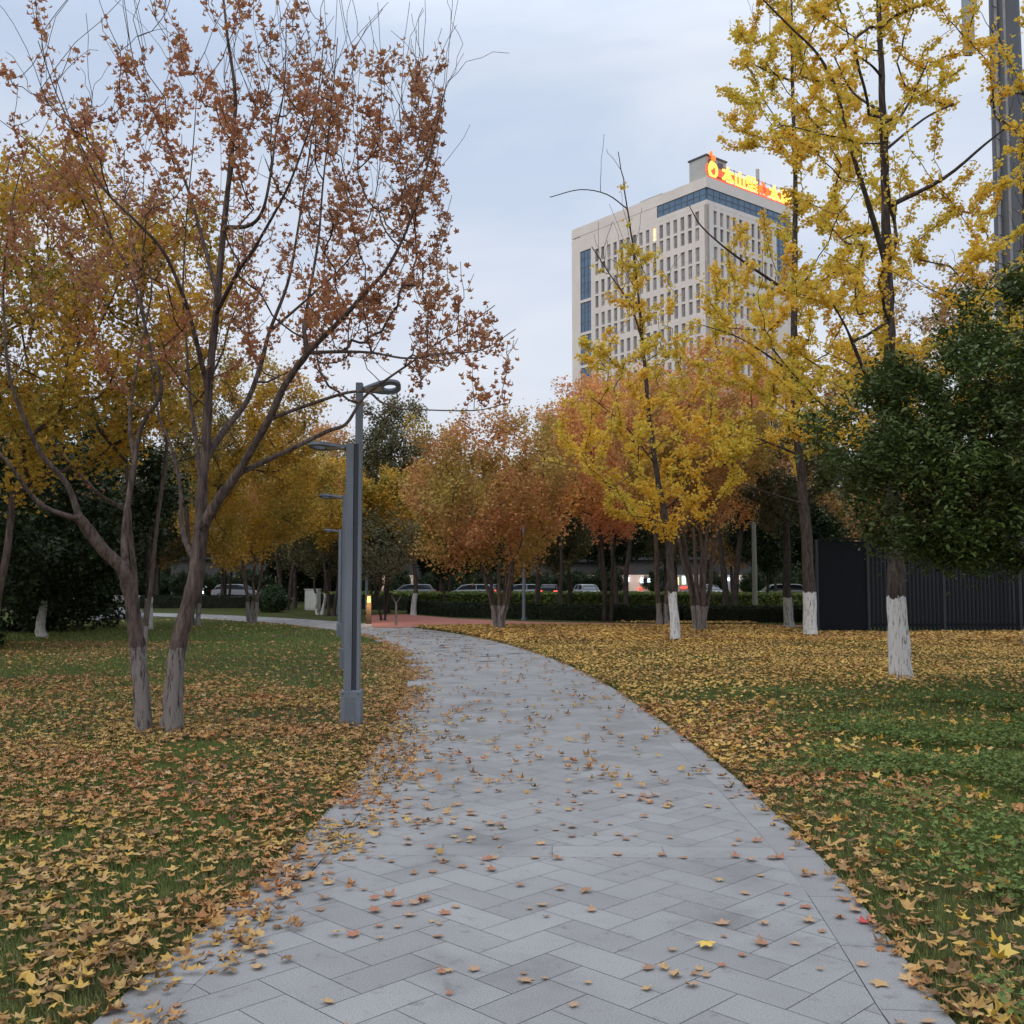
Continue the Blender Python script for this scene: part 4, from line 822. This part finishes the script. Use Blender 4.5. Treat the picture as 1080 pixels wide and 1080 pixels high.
# glass bands and strips
def strip(M, x0, x1, z0, z1, nx_, nz_, name='glass_strip', dep=-.35):
    mb = MB(); mb.box(x0, -.6, z0, x1, dep, z1, mat=M); s_ = mb.build(name, m_blue, eb); mb = MB()
    for i in range(nx_+1): xx = x0+(x1-x0)*i/nx_; mb.box(max(x0, xx-.07), dep-.01, z0, min(x1, xx+.07), dep+.08, z1, mat=M)
    for i in range(nz_+1): zz = z0+(z1-z0)*i/nz_; mb.box(x0, dep-.01, max(z0, zz-.06), x1, dep+.06, min(z1, zz+.06), mat=M)
    mb.build('mullion', m_frame, s_)
strip(M1, .3, 12.45, HT-4.33, HT-2.03, 8, 2, 'top_window_band', -.10); strip(M2, .3, L2-.3, HT-4.33, HT-2.03, 14, 2, 'top_window_band', -.10)
zt = HT-5.4; blk = [10.4, 6.3, 6.3, 6.3, 6.3, 6.3]
for hh in blk:
    strip(M1, GX0+.02, GX1-.02, zt-hh, zt, 3, max(3, int(hh/1.7)), dep=-.2)
    xb = MB(); xb.box(GX0+.005, -.6, zt-hh-.6, GX1-.005, 0.0, zt-hh-.01, mat=M1); xb.build('spandrel', m_wall, eb); zt -= hh+.62
xb = MB(); xb.box(GX0+.005, -.6, 0, GX1-.005, 0, zt, mat=M1); xb.build('spandrel', m_wall, eb); xb = MB(); xb.box(GX0+.005, -.6, HT-5.38, GX1-.005, 0, HT-2.02, mat=M1); xb.build('spandrel', m_wall, eb)
strip(M2, L2-4.95, L2-1.25, HT-16.5, HT-5.25, 3, 7); xb = MB(); xb.box(L2-4.99, -.6, 0, L2-1.21, 0, HT-16.53, mat=M2); xb.build('spandrel', m_wall, eb)
# windows: largest hundred as parts, the rest one mesh
allw = [(M1, w_, 0) for w_ in w1]+[(M2, w_, 1) for w_ in w2]; allw.sort(key=lambda q: -q[1][3]); rest = MB(); rw = random.Random(3); nwin = 0
for M, (x0, z0, x1, z1), f in allw:
    tgt = MB() if nwin < 100 else rest
    tgt.box(x0-.02, -.58, z0-.02, x1+.02, -.34, z1+.02, 0, M); tgt.box((x0+x1)/2-.03, -.33, z0, (x0+x1)/2+.03, -.30, z1, 1, M); tgt.box(x0, -.33, z0+.8, x1, -.305, z0+.87, 1, M)
    if nwin < 100: tgt.build('window', [m_lit if rw.random() < .03 else m_win, m_frame], eb)
    nwin += 1
o_ = rest.build('window', [m_win, m_frame], eb); o_['kind'] = 'stuff'
# penthouse
m_pent = simple('penthouse_render', (.38, .39, .36), .8, .1, .4)
mb = MB(); mb.box(.8, 1.0, HT-1, 5.0, 6.6, HT+4.5, mat=core); p_ = mb.build('penthouse', m_pent, eb); mb = MB(); mb.box(.6, .8, HT+4.5, 5.2, 6.8, HT+4.8, mat=core); mb.build('coping', simple('dark_coping', (.08, .07, .08), .7), p_)
for ya, yb in ((1.6, 3.0), (4.2, 5.8)): mb = MB(); mb.box(.77, ya, HT+2.9, .79, yb, HT+4.1, mat=core); mb.build('louvre', m_frame, p_)
mb = MB(); mb.box(13, 2, HT-1, 19, 7, HT+1.3, mat=core); mb.build('plant_room', m_pent, eb); mb = MB(); mb.tube([tuple(core @ Vector((1.5, 17, HT-1))), tuple(core @ Vector((1.5, 17, HT+6.2)))], .35, 8); mb.build('chimney', m_pent, eb)
# rooftop lettering (a sign of its own)
m_sy = emit('lit_letter_yellow', (1, .42, .06), 2.4); m_so = emit('lit_letter_orange', (1, .16, .02), 1.1); m_sr = emit('red_backing_glow', (.9, .10, .05), .55)
es = empty('rooftop_sign', (C0[0], C0[1], HT)); prop(es, 'row of glowing orange characters with ring emblem along the tower roof', 'sign')
Ms = FM((0, 0), d2, -d1)
fr = MB()
for xx in np.linspace(1.0, L2-.2, 14): fr.box(xx, -.5, -.0, xx+.08, -.42, 3.6, 0, Ms); fr.box(xx, -1.6, .0, xx+.06, -.5, .12, 0, Ms)
for zz in (.35, 1.7, 3.3): fr.box(.8, -.52, zz, L2-.1, -.5, zz+.1, 0, Ms)
fr.build('frame', simple('sign_frame', (.10, .05, .045), .6), es)
lr = MB(); lr.box(.2, -.02, .05, L2, .08, .28, 0, Ms); lr.box(.2, -.30, 1.0, L2-.2, -.27, 2.4, 0, Ms); lr.build('glow_backing', m_sr, es)  # red glow of the letters, put into faintly emissive backing strips
def ring(mb, cx_, cz_, r0, r1, M, y0=-.35, y1=.0, a0=0, a1=360, n_=24, fac=1.25):
    v = []; F_ = []
    for k in range(n_+1):
        a = R(a0+(a1-a0)*k/n_); c, s_ = math.cos(a), math.sin(a)
        for rr_, yy in ((r0, y0), (r1, y0), (r1, y1), (r0, y1)): v.append(tuple(M @ Vector((cx_+rr_*c, yy, cz_+rr_*s_*fac))))
    for k in range(n_):
        for j in range(4): F_.append((4*k+j, 4*k+(j+1) % 4, 4*k+4+(j+1) % 4, 4*k+4+j))
    F_ += [(3, 2, 1, 0), (4*n_, 4*n_+1, 4*n_+2, 4*n_+3)]
    mb.add(v, F_, 0)
em = MB(); ring(em, 2.1, 1.75, .85, 1.25, Ms, a0=-200, a1=150, fac=1.2); ring(em, 1.7, 2.6, .05, .38, Ms, a0=0, a1=360, n_=10, fac=2.2); em.build('ring_emblem', m_sy, es)
em = MB(); ring(em, 2.3, 4.1, .0, .5, Ms, a0=0, a1=360, n_=8, fac=1.1); ring(em, 1.6, 4.8, .0, .28, Ms, n_=8, fac=1.8); em.build('flame_emblem', m_so, es)
xs_ = np.linspace(6.3, L2-1.6, 6)
for ch_, xx in zip('本山雅心水居', xs_):
    cu = bpy.data.curves.new('glyph', 'FONT'); cu.body = ch_; cu.size = 3.4; cu.extrude = .12; cu.offset = .07; cu.align_x = 'CENTER'
    tmp = bpy.data.objects.new('glyph', cu); COL.objects.link(tmp); dg = bpy.context.evaluated_depsgraph_get(); me = bpy.data.meshes.new_from_object(tmp.evaluated_get(dg)); bpy.data.objects.remove(tmp); bpy.data.curves.remove(cu)
    me.transform(Ms @ Matrix.Translation((xx, -.1, .45)) @ Matrix.Rotation(math.pi/2, 4, 'X')); me.materials.clear(); me.materials.append(m_so if ch_ == '心' else m_sy); link('character', me, es)

# ---------------------------------------------------------------- cars
m_glass = simple('car_glass', (.02, .025, .03), .12, .1, 3); m_tyre = simple('tyre_rubber', (.02, .02, .02), .9); m_rim = simple('rim_alloy', (.4, .4, .42), .35, .05, 3, .6)
m_head = emit('headlight_on', (1, 1, .92), 14); m_tail = emit('tail_light_on', (1, .06, .03), 6); m_plate = simple('plate_white', (.5, .5, .5), .5)
def paint(name, c): return simple(name, c, .3, .04, 2)
def car(x, y, face, pm, label, tall=1.0, head_on=False, tail_on=False):
    e = empty('parked_car' if not (head_on or tail_on) else 'car', (x, y, .012), 0 if face > 0 else math.pi); prop(e, label, 'car', 'cars on the far road')
    # body lofted from cross sections along x: (x, half width, z low, z high)
    secs = [(-2.25, .72, .42, .80), (-2.18, .84, .30, .95), (-1.6, .90, .24, 1.0), (0, .91, .22, .98), (1.3, .90, .24, .95), (1.95, .86, .28, .82), (2.25, .74, .38, .62)]
    def loft(secs, inset):
        v = []; F_ = []
        for (xx, hw, z0, z1) in secs:
            v += [(xx, -hw, z0), (xx, -hw*1.02, (z0+z1)/2), (xx, -hw*inset, z1), (xx, hw*inset, z1), (xx, hw*1.02, (z0+z1)/2), (xx, hw, z0)]
        for i in range(len(secs)-1):
            for k in range(6): F_.append((6*i+k, 6*i+(k+1) % 6, 6*i+6+(k+1) % 6, 6*i+6+k))
        F_ += [tuple(reversed(range(6))), tuple(range(6*len(secs)-6, 6*len(secs)))]; return v, F_
    mb = MB(); mb.add(*loft(secs, .92)); mb.add(*loft([(-1.7, .60, 1.36*tall, 1.42*tall), (-1.2, .66, 1.42*tall, 1.48*tall), (.2, .66, 1.42*tall, 1.48*tall), (.75, .60, 1.34*tall, 1.40*tall)], .9))
    for xx in (-2.0, -.5, 1.35):
        for sy in (-1, 1): mb.tube([(xx, sy*.80, .95), (xx*(.85 if abs(xx) > 1 else 1)-(.35 if xx > 1 else 0), sy*.64, 1.40*tall)], .035, 5)
    mb.build('body', pm, e, True)
    mb = MB(); mb.add(*loft([(-2.0, .76, .94, .99), (-1.7, .60, .96, 1.37*tall), (-.9, .64, .96, 1.42*tall), (.2, .64, .96, 1.42*tall), (.75, .58, .95, 1.35*tall), (1.45, .76, .92, .96)], .9)); mb.build('window', m_glass, e, True)
    for xx in (-1.38, 1.38):
        for sy in (-1, 1):
            mb = MB(); mb.tube([(xx, sy*.74, .32), (xx, sy*.93, .32)], .32, 16); wh = mb.build('wheel', m_tyre, e, True); mb = MB(); mb.tube([(xx, sy*.931, .32), (xx, sy*.945, .32)], .2, 10); mb.build('rim', m_rim, wh, True)
    for sy in (-1, 1):
        mb = MB(); mb.box(2.06, sy*.62-.16, .60, 2.24, sy*.62+.16, .76, bev=.03); mb.build('headlight', m_head if head_on else m_rim, e)
        mb = MB(); mb.box(-2.27, sy*.66-.15, .72, -2.12, sy*.66+.15, .90, bev=.03); mb.build('tail_light', m_tail if tail_on else simple('tail_red', (.3, .02, .02), .4), e)
    return e
pw = paint('white_paint', (.28, .29, .30)); pk = paint('black_paint', (.02, .02, .022)); ps_ = paint('silver_paint', (.18, .19, .20)); pg = paint('pale_green_paint', (.30, .34, .31)); pd = paint('grey_paint', (.14, .15, .16))
def cx_(px, d): return G(px, d)[0]
car(cx_(497, 97), 97, -1, pw, 'white car seen side-on left of the rust maple stems'); car(cx_(550, 98), 98, -1, pw, 'white car right of the rust maple stems', tail_on=True)
def turned(c, a): c.rotation_euler = (0, 0, R(a)); return c
turned(car(cx_(315, 98), 98, 1, pd, 'grey car facing the park with headlights shining by the cabinet', head_on=True), -75)
turned(car(cx_(519, 104), 104, 1, pk, 'dark car seen from behind with a red tail light by the maple stems', tail_on=True), 80)
turned(car(cx_(580, 95), 95, 1, pk, 'black car with glowing red tail lights right of the golden tree trunk', tail_on=True), 84)
turned(car(cx_(619, 96), 96, 1, pw, 'white car facing the park with both headlights burning', head_on=True), -80)
car(cx_(250, 99), 99, 1, ps_, 'silver car beyond the low hedge at the left'); car(cx_(435, 100), 100, -1, ps_, 'silver car beyond the hedge right of the lamp posts')
car(cx_(822, 88), 88, -1, pg, 'pale green-white car right of the concrete pole', 1.02); car(cx_(868, 90), 90, -1, ps_, 'silver car just left of the fence corner')
turned(car(cx_(744, 104), 104, 1, pd, 'grey car with headlights between the brown tree stems', head_on=True), -60)
turned(car(cx_(205, 104), 104, 1, pd, 'grey car with small headlights left of the golden maple', head_on=True), -70)

# ---------------------------------------------------------------- far shops with lit signs
m_shop = simple('shop_wall', (.05, .047, .045), .8); m_shopd = simple('shop_roof', (.03, .03, .032), .8)
m_lw = emit('lit_white_sign', (.72, .86, 1), 2.6); m_lr = emit('lit_red_sign', (1, .05, .03), 2.0); m_lg = emit('lit_pale_window', (.62, .80, .66), .9); m_ly = emit('lit_yellow_window', (1, .75, .35), 1.2); m_lp = emit('lit_cream_window', (.9, .65, .5), .05)
def shop(x0, x1, y0, h, label, lights, dpth=10):
    e = empty('shop_building', (x0, y0, 0)); prop(e, label, 'shop', 'shops across the road'); W = x1-x0
    mb = MB(); mb.box(0, 0, -.1, W, dpth, h); mb.build('wall', m_shop, e); mb = MB(); mb.box(-.3, -.6, h, W+.3, dpth, h+.35); mb.build('roof', m_shopd, e)
    n_ = max(2, int(W/5))
    for k in range(n_):
        a = W*k/n_+.5; c = W*(k+1)/n_-.5; mb = MB(); mb.box(a, -.06, .2, c, -.01, 2.6); w_ = mb.build('shop_window', m_lp if (k*7+int(W)) % 3 == 0 else m_win, e); mb = MB(); mb.box(a-.08, -.08, .1, a, .02, 2.7); mb.box(c, -.08, .1, c+.08, .02, 2.7); mb.box((a+c)/2-.04, -.08, .2, (a+c)/2+.04, -.061, 2.6); mb.build('frame', m_frame, w_)
    for (px, py, w_, hh, m) in lights:
        q = P(px, py, y0); mb = MB(); ww = w_*y0/1080/2; h2 = hh*y0/1080/2; mb.box(q[0]-x0-ww, -.30, q[2]-h2, q[0]-x0+ww, -.12, q[2]+h2, bev=.03); s_ = mb.build('lit_sign', m, e); mb = MB(); mb.box(q[0]-x0-ww*.5, -.119, q[2]-.08, q[0]-x0+ww*.5, -.001, q[2]+.08); mb.build('bracket', m_frame, s_)
shop(cx_(635, 125), cx_(745, 125), 125, 4.4, 'low shop with bright white and red signs right of the middle', [(652, 612, 4, 4, m_lw), (661, 611, 4, 5, m_lw), (661, 600, 4, 4, m_lr), (677, 612, 3, 6, m_lw), (684, 612, 3, 4, m_lw), (694, 612, 2, 5, m_lw), (675, 621, 3, 2, m_lr), (714, 613, 3, 8, m_ly), (721, 612, 4, 9, m_lg), (721, 620, 7, 2, m_lr)])
shop(cx_(750, 127), cx_(800, 127), 127, 4.6, 'shop with a row of small white lights left of the pole', [(762, 612, 5, 6, m_lw), (768, 611, 3, 3, m_lw), (776, 610, 5, 4, m_lw), (783, 612, 4, 4, m_lw), (757, 613, 4, 5, m_lr)])
shop(cx_(560, 128), cx_(632, 128), 128, 4.2, 'dim shop with pale windows behind the golden tree trunk', [(592, 611, 8, 6, m_lp), (635, 613, 3, 6, m_lp), (577, 617, 3, 4, m_lr), (642, 621, 3, 3, m_ly), (647, 616, 3, 4, m_lp)])
shop(cx_(180, 130), cx_(440, 130), 130, 4.6, 'long dim shop row at the left beyond the road', [(479, 617, 3, 7, m_lw), (217, 620, 3, 3, m_lw), (234, 616, 5, 4, m_lp)])
# road lamps that light leaves
def road_lamp(px, py, d, label, e_=120):
    q = P(px, py, d); e = empty('road_lamp', (q[0], q[1], 0)); prop(e, label, 'street lamp', 'road lamps behind the trees'); mb = MB(); mb.tube([(0, 0, -.1), (0, 0, q[2]+.15)], [.09, .05], 8); mb.build('pole', m_lamp, e, True)
    mb = MB(); mb.box(-.1, -.5, q[2]+.05, .1, .1, q[2]+.14, bev=.02); mb.build('lamp_head', m_lamp, e); mb = MB(); mb.box(-.08, -.46, q[2]-.02, .08, -.1, q[2]+.049); mb.build('lens', emit('warm_lens', (1, .75, .35), 8), e)
    l_ = bpy.data.lights.new('lamp_light', 'POINT'); l_.energy = e_; l_.color = (1, .72, .35); l_.shadow_soft_size = .12; ob = bpy.data.objects.new('lamp_light', l_); COL.objects.link(ob); ob.parent = e; ob.location = (0, -.3, q[2]-.25)
road_lamp(388, 512, 58, 'warm glowing road lamp half hidden in the grey-green tree', 90)

# ---------------------------------------------------------------- leaf litter, grass
m_lit1 = leafmat('fallen_maple_leaves', [(.40, .18, .065), (.47, .235, .085), (.26, .12, .055), (.50, .29, .13), (.45, .18, .07), (.50, .25, .085), (.52, .34, .17), (.33, .15, .06), (.17, .09, .05)], [(.42, .255, .08), (.34, .19, .07), (.24, .14, .06), (.50, .33, .13), (.52, .33, .08), (.19, .115, .055)], .12, .75, .2, pscale=.6)
m_lit2 = leafmat('fallen_ginkgo_leaves', [(.64, .39, .09), (.54, .31, .08), (.70, .46, .15), (.44, .26, .07), (.34, .19, .065), (.62, .40, .12)], [(.46, .26, .08), (.36, .20, .07), (.56, .35, .10), (.26, .15, .06)], .12, .75, .2, pscale=.5)
m_grass = leafmat('grass_blades', [(.14, .18, .05), (.17, .215, .062), (.105, .135, .042), (.20, .215, .07), (.26, .22, .11)], [(.14, .185, .05), (.165, .22, .056)], .25, .7, .15, pscale=.4)
m_clover = leafmat('groundcover_leaves', [(.11, .155, .042), (.14, .195, .052), (.08, .115, .032), (.18, .23, .062)], None, .25, .65, .12)
def pts_in(n_, x0, x1, y0, y1, powy=1.0):
    y = y0+(y1-y0)*rng.random(n_)**powy; x = rng.uniform(x0, x1, n_); return x, y
def vis(x, y, mg=.6): return (np.abs(x) < y*.52+mg) & (y > 2.6)
def litter(n_, x0, x1, y0, y1, dfun, size, tpls, m, name, label, lift=(.015, .06), powy=1.0, tilt=(0, .6), minoff=.0):
    x, y = pts_in(n_, x0, x1, y0, y1, powy); k = vis(x, y); x, y = x[k], y[k]; off, arc = path_sd(x, y); d = np.abs(off)-HW
    k = (d > minoff) & ~((x > 9.4) & (y > 32.1)) & (rng.random(len(x)) < dfun(x, y, off, d)) & ~in_poly(x, y, RED); x, y = x[k], y[k]; n2 = len(x)
    z = gh(x, y)+rng.uniform(lift[0], lift[1], n2); rot = rotmats(n2, tilt=rng.uniform(tilt[0], tilt[1], n2)); sz = rng.uniform(size[0], size[1], n2)
    V_, F_ = scatter(tpls, np.stack([x, y, z], 1), sz, rot); o_ = link(name, np_mesh(name, V_, [(F_, 0)], False, [m])); prop(o_, label, 'leaves' if 'lea' in name or 'litter' in name else 'grass', None, 'stuff'); print(name, n2); return o_
def dl(x, y, off, d):                                            # maple litter at the left
    base = .12+.62*sstep(.2, .7, .6*vnoise(x, y, 1.3, 51)+.4*vnoise(x, y, .4, 57))*np.where(y < 7, .45+.9*(vnoise(x, y, .6, 59) > .42), 1.0)*1.15; g = sstep(11, 20, y+.3*(x+4)+7*(vnoise(x, y, 2.2, 58)-.5))**.8; base = base*(1-.97*g)+.012*g
    base = np.maximum(base, .9*np.exp(-d/.55)*(y < 26)); near = 1-.55*sstep(0, 1, vnoise(x, y, .55, 52)*1.6-.5)*(y < 8); bed = sstep(19, 23, y)*(x < -8)*.15
    return np.clip((base+bed)*near, 0, 1)*(off < 0)
litter(230000, -13, 0, 2.6, 27, dl, (.035, .080), STARS+[oval(), lobe3(), lobe3()], m_lit1, 'leaf_litter', 'carpet of brown and ochre maple leaves around the near maple', (.02, .06), 1.0, (0, .5))
def dlf(x, y, off, d): return np.clip(.03+.22*(vnoise(x, y, 2, 53) > .62)+.5*np.exp(-d/.6), 0, 1)*(off < 0)*(y > 19)*np.where(x < -7, 1.2, .55)
litter(26000, -26, 1, 19, 46, dlf, (.08, .13), LOBE, m_lit1, 'leaf_litter', 'thin brown leaf scatter on the green lawn behind the near maple')
def dr(x, y, off, d):
    gp = sstep(.42, .6, vnoise(x*1.0, y*.8, 1.9, 61)); zone = np.exp(-((x-5.6)/2.2)**2-((y-10.4)/3.0)**2)*1.3
    base = (.5+.5*vnoise(x, y, 1.1, 68))*sstep(10.5, 17, y+2*(vnoise(x, y, 1.5, 69)-.5))+.22; base = base-zone*.85-.30*gp*(y > 12); base = np.maximum(base, .95*np.exp(-d/.7)); return np.clip(base, .03, 1)*(off > 0)
litter(110000, -1, 17, 9, 30, dr, (.045, .08), FANS, m_lit2, 'leaf_litter', 'golden ginkgo leaf carpet on the right lawn', (.03, .085), .95)
litter(90000, -8, 20, 27, 41, lambda x, y, off, d: np.clip(.85-.35*(vnoise(x, y, 2.4, 62) > .62), 0, 1)*(off > 0), (.09, .14), LOBE, m_lit2, 'leaf_litter', 'far golden leaf carpet below the leaning ginkgo', (.05, .10))
def drn(x, y, off, d):
    zone = np.exp(-((x-5.0)/2.2)**2-((y-10.5)/3.2)**2)*1.5; v = vnoise(x, y, .8, 63); return np.clip((.10+.50*sstep(.35, .7, v))*(1-.85*np.minimum(1, zone))+.7*np.exp(-d/.35), 0, 1)*(off > 0)
litter(48000, 1, 9, 2.6, 13.5, drn, (.04, .085), STARS+[oval(), lobe3(), lobe3()], m_lit1, 'leaf_litter', 'mixed tan and yellow leaves in the right foreground grass', (.02, .06), 1.0, (0, .55))
litter(1500, 1, 9, 2.6, 13.5, lambda x, y, off, d: (.2+.8*(vnoise(x, y, .7, 66) > .5))*(off > 0), (.06, .10), STARS, leafmat('yellow_fallen_leaves', [(.55, .36, .05), (.50, .30, .05), (.6, .42, .10), (.45, .24, .05)], None, .15), 'leaf_litter', 'clear yellow maple leaves on the right foreground grass', (.04, .08), 1.0, (0, .8))
# grass blades
bl = (np.array([(-.07, 0, 0), (.07, 0, 0), (.045, .10, .55), (0, .34, 1.0)]), np.array([(0, 1, 2), (0, 2, 3)]))
def grass(n_, x0, x1, y0, y1, h, dfun, m, name, label, wmul=1.0):
    x, y = pts_in(n_, x0, x1, y0, y1); k = vis(x, y); x, y = x[k], y[k]; off, _ = path_sd(x, y); d = np.abs(off)-HW; k = (d > -.03+.045*vnoise(x, y, .12, 91)) & (rng.random(len(x)) < dfun(x, y, off, d)) & ~in_poly(x, y, RED); x, y = x[k], y[k]; n2 = len(x)
    rot = rotmats(n2, tilt=np.zeros(n2)); a = rng.uniform(0, 2*np.pi, n2); tl = rng.uniform(-.3, .3, n2); ct, s_ = np.cos(tl), np.sin(tl)
    Rx = np.zeros((n2, 3, 3)); Rx[:, 0, 0] = 1; Rx[:, 1, 1] = ct; Rx[:, 1, 2] = -s_; Rx[:, 2, 1] = s_; Rx[:, 2, 2] = ct
    b2 = bl[0]*np.array([wmul, 1, 1]); V_, F_ = scatter([(b2, bl[1])], np.stack([x, y, gh(x, y)-.005], 1), rng.uniform(h[0], h[1], n2), rot @ Rx)
    o_ = link(name, np_mesh(name, V_, [(F_, 0)], False, [m])); prop(o_, label, 'grass', None, 'stuff'); print(name, n2)
tuft = lambda x, y, off, d: .35+.65*sstep(.3, .6, vnoise(x, y, .5, 71))
grass(330000, -5.5, 0, 2.8, 10, (.02, .055), lambda x, y, off, d: tuft(x, y, off, d)*(off < 0), m_grass, 'grass', 'short grass between the leaves in the left foreground')
grass(260000, .5, 7, 2.8, 12, (.02, .055), lambda x, y, off, d: tuft(x, y, off, d)*(off > 0), m_grass, 'grass', 'short grass between the leaves in the right foreground')
grass(260000, -24, 14, 10, 42, (.035, .085), lambda x, y, off, d: .5+.5*tuft(x, y, off, d), m_grass, 'grass', 'grass of the lawns farther from the camera', 2.2)
def clov(x, y, off, d):
    zone = np.exp(-((x-5.2-.2*(y-10))/2.1)**2-((y-9.0)/3.9)**2)*1.5*sstep(.12, .5, vnoise(x, y, 1.7, 78)); return np.clip((zone+1.1*(vnoise(x, y, 1.3, 77)-.62)*(y < 15))*1.3*sstep(.2, .55, vnoise(x, y, .7, 73))+.8*(vnoise(x, y, .7, 74) > .66)*(y < 8), 0, 1)*(off > 0)*(d > .12)
x, y = pts_in(230000, 1.6, 9.5, 2.8, 17); k = vis(x, y); x, y = x[k], y[k]; off, _ = path_sd(x, y); d = np.abs(off)-HW; k = rng.random(len(x)) < clov(x, y, off, d); x, y = x[k], y[k]; n2 = len(x)
z = gh(x, y)+.02+.06*rng.random(n2)**.7+.05*vnoise(x, y, .35, 75); V_, F_ = scatter(LOBE, np.stack([x, y, z], 1), rng.uniform(.025, .05, n2), rotmats(n2, tilt=rng.uniform(0, .9, n2)))
prop(link('groundcover', np_mesh('groundcover', V_, [(F_, 0)], False, [m_clover])), 'low leafy green groundcover patch on the right lawn', 'ground cover', None, 'stuff'); print('clover', n2)

# --- leaves on the path: three hundred single leaves, the far specks as one object
cols = [('tan', (.38, .225, .125), 'dry tan'), ('brown', (.30, .15, .075), 'brown'), ('russet', (.33, .135, .07), 'russet'), ('ochre', (.42, .26, .11), 'ochre')]
LM = [[None]*5 for _ in cols]
for i, (nm, c, _) in enumerate(cols):
    m = simple('%s_leaf' % nm, c, .75, .28, 25)
    for j in range(5):
        v, f = star((.15, .45, -.3, .3, .7)[j], 40+j); sv = np.array([(0, -.1, 0), (.03, -.1, .0), (.03, -.45, .03)]); V_ = np.vstack([v, sv]); F_ = np.vstack([f, [[len(v), len(v)+1, len(v)+2]]]); V_[:, 2] -= V_[:, 2].min(); LM[i][j] = np_mesh('fallen_leaf', V_, [(F_, 0)], False, [m])
cand = []; rl = np.random.default_rng(99)
while len(cand) < 1000:
    s_ = rl.uniform(3.0, 36); p, tg = cl_at(ARC[np.argmin(np.abs(CL[:, 1]-0))]+s_); o_ = rl.uniform(-HW, HW); nr = np.array([tg[1], -tg[0]]); q = p+nr*o_
    w_ = .25+.9*max(0, -o_/HW)**1.2*math.exp(-((s_-8.2)/3.8)**2)*2.6+.30*math.exp(-((s_-9)/4)**2)+.12*(abs(o_) > 1.35)
    w_ *= .35+1.3*float(sstep(.4, .65, vnoise(q[0], q[1], .45, 81)))
    if rl.random() < w_ and q[1] > 3.3: cand.append((q[0], q[1], o_))
for cx0, cy0, n_ in ((.75, 4.35, 4), (.72, 4.3, 3), (-.95, 5.3, 3), (-.65, 4.75, 4), (.6, 6.4, 3), (1.25, 6.2, 3), (.95, 4.6, 3), (-1.35, 6.6, 8), (-1.3, 5.6, 7), (-.9, 7.6, 9), (-.8, 8.6, 10), (-.95, 9.4, 10), (-.6, 7.1, 8), (0.3, 6.8, 5), (.25, 5.2, 4)):
    for _ in range(n_): cand.append((cx0+rl.normal(0, .13), cy0+rl.normal(0, .10), 0))
cand.sort(key=lambda q: q[1]); ind, far = cand[:300], cand[300:]
for k, (x, y, o_) in enumerate(ind):
    i = int(rl.choice(4, p=[.38, .27, .2, .15])); e = link('fallen_leaf', LM[i][int(rl.integers(5))]); e.location = (x, y, .004+.0)
    s_ = rl.uniform(.035, .09); e.scale = (s_, s_, s_); e.rotation_euler = (rl.uniform(-.12, .12), rl.uniform(-.12, .12), rl.uniform(0, 6.28)); e.location.z = .004+s_*.06
    prop(e, '%s maple leaf lying on the grey path stones' % cols[i][2], 'leaf', '%s leaves on the path' % cols[i][2])
fx = np.array([(q[0], q[1]) for q in far]); n2 = len(fx); V_, F_ = scatter(STARF, np.stack([fx[:, 0], fx[:, 1], np.full(n2, .018)], 1), rl.uniform(.06, .10, n2), rotmats(n2, tilt=rl.uniform(0, .35, n2)))
prop(link('fallen_leaf', np_mesh('fallen_leaf', V_, [(F_, 0)], False, [m_lit1])), 'far specks of brown leaves on the curving path', 'leaves', None, 'stuff')
m = simple('red_leaf', (.42, .05, .045), .6, .2, 25)
me = LM[0][1].copy(); me.materials.clear(); me.materials.append(m); e = link('fallen_leaf', me, None, (1.66, 4.95, .008)); e.scale = (.085,)*3; prop(e, 'single bright red leaf at the right edge of the path', 'leaf')
me = LM[0][2].copy(); me.materials.clear(); me.materials.append(simple('yellow_leaf', (.62, .40, .06), .6, .2, 25)); e = link('fallen_leaf', me, None, (.86, 4.62, .01)); e.scale = (.10,)*3; e.rotation_euler[2] = 1; prop(e, 'bright yellow leaf among tan ones in the middle foreground of the path', 'leaf')
# litter drifting over the path edges
x = []; 
for side, n_, fall in ((-1, 4600, .20), (1, 900, .06)):
    for _ in range(n_):
        s_ = rl.uniform(ARC[np.argmin(np.abs(CL[:, 1]-2.8))], ARC[np.argmin(np.abs(CL[:, 1]-34))]); p, tg = cl_at(s_); nr = np.array([tg[1], -tg[0]])*side; q = p+nr*(HW-abs(rl.normal(0, fall))*(1.8 if side < 0 and 6 < p[1] < 11 else 1)+.02)
        if vnoise([q[0]], [q[1]], .5, 83)[0] > .38: x.append(q)
x = np.array(x); n2 = len(x); V_, F_ = scatter(STARS, np.stack([x[:, 0], x[:, 1], rl.uniform(.008, .03, n2)], 1), rl.uniform(.035, .08, n2), rotmats(n2, tilt=rl.uniform(0, .5, n2)))
prop(link('leaf_litter', np_mesh('leaf_litter', V_, [(F_, 0)], False, [m_lit1])), 'brown leaves drifted over both edges of the path', 'leaves', None, 'stuff')
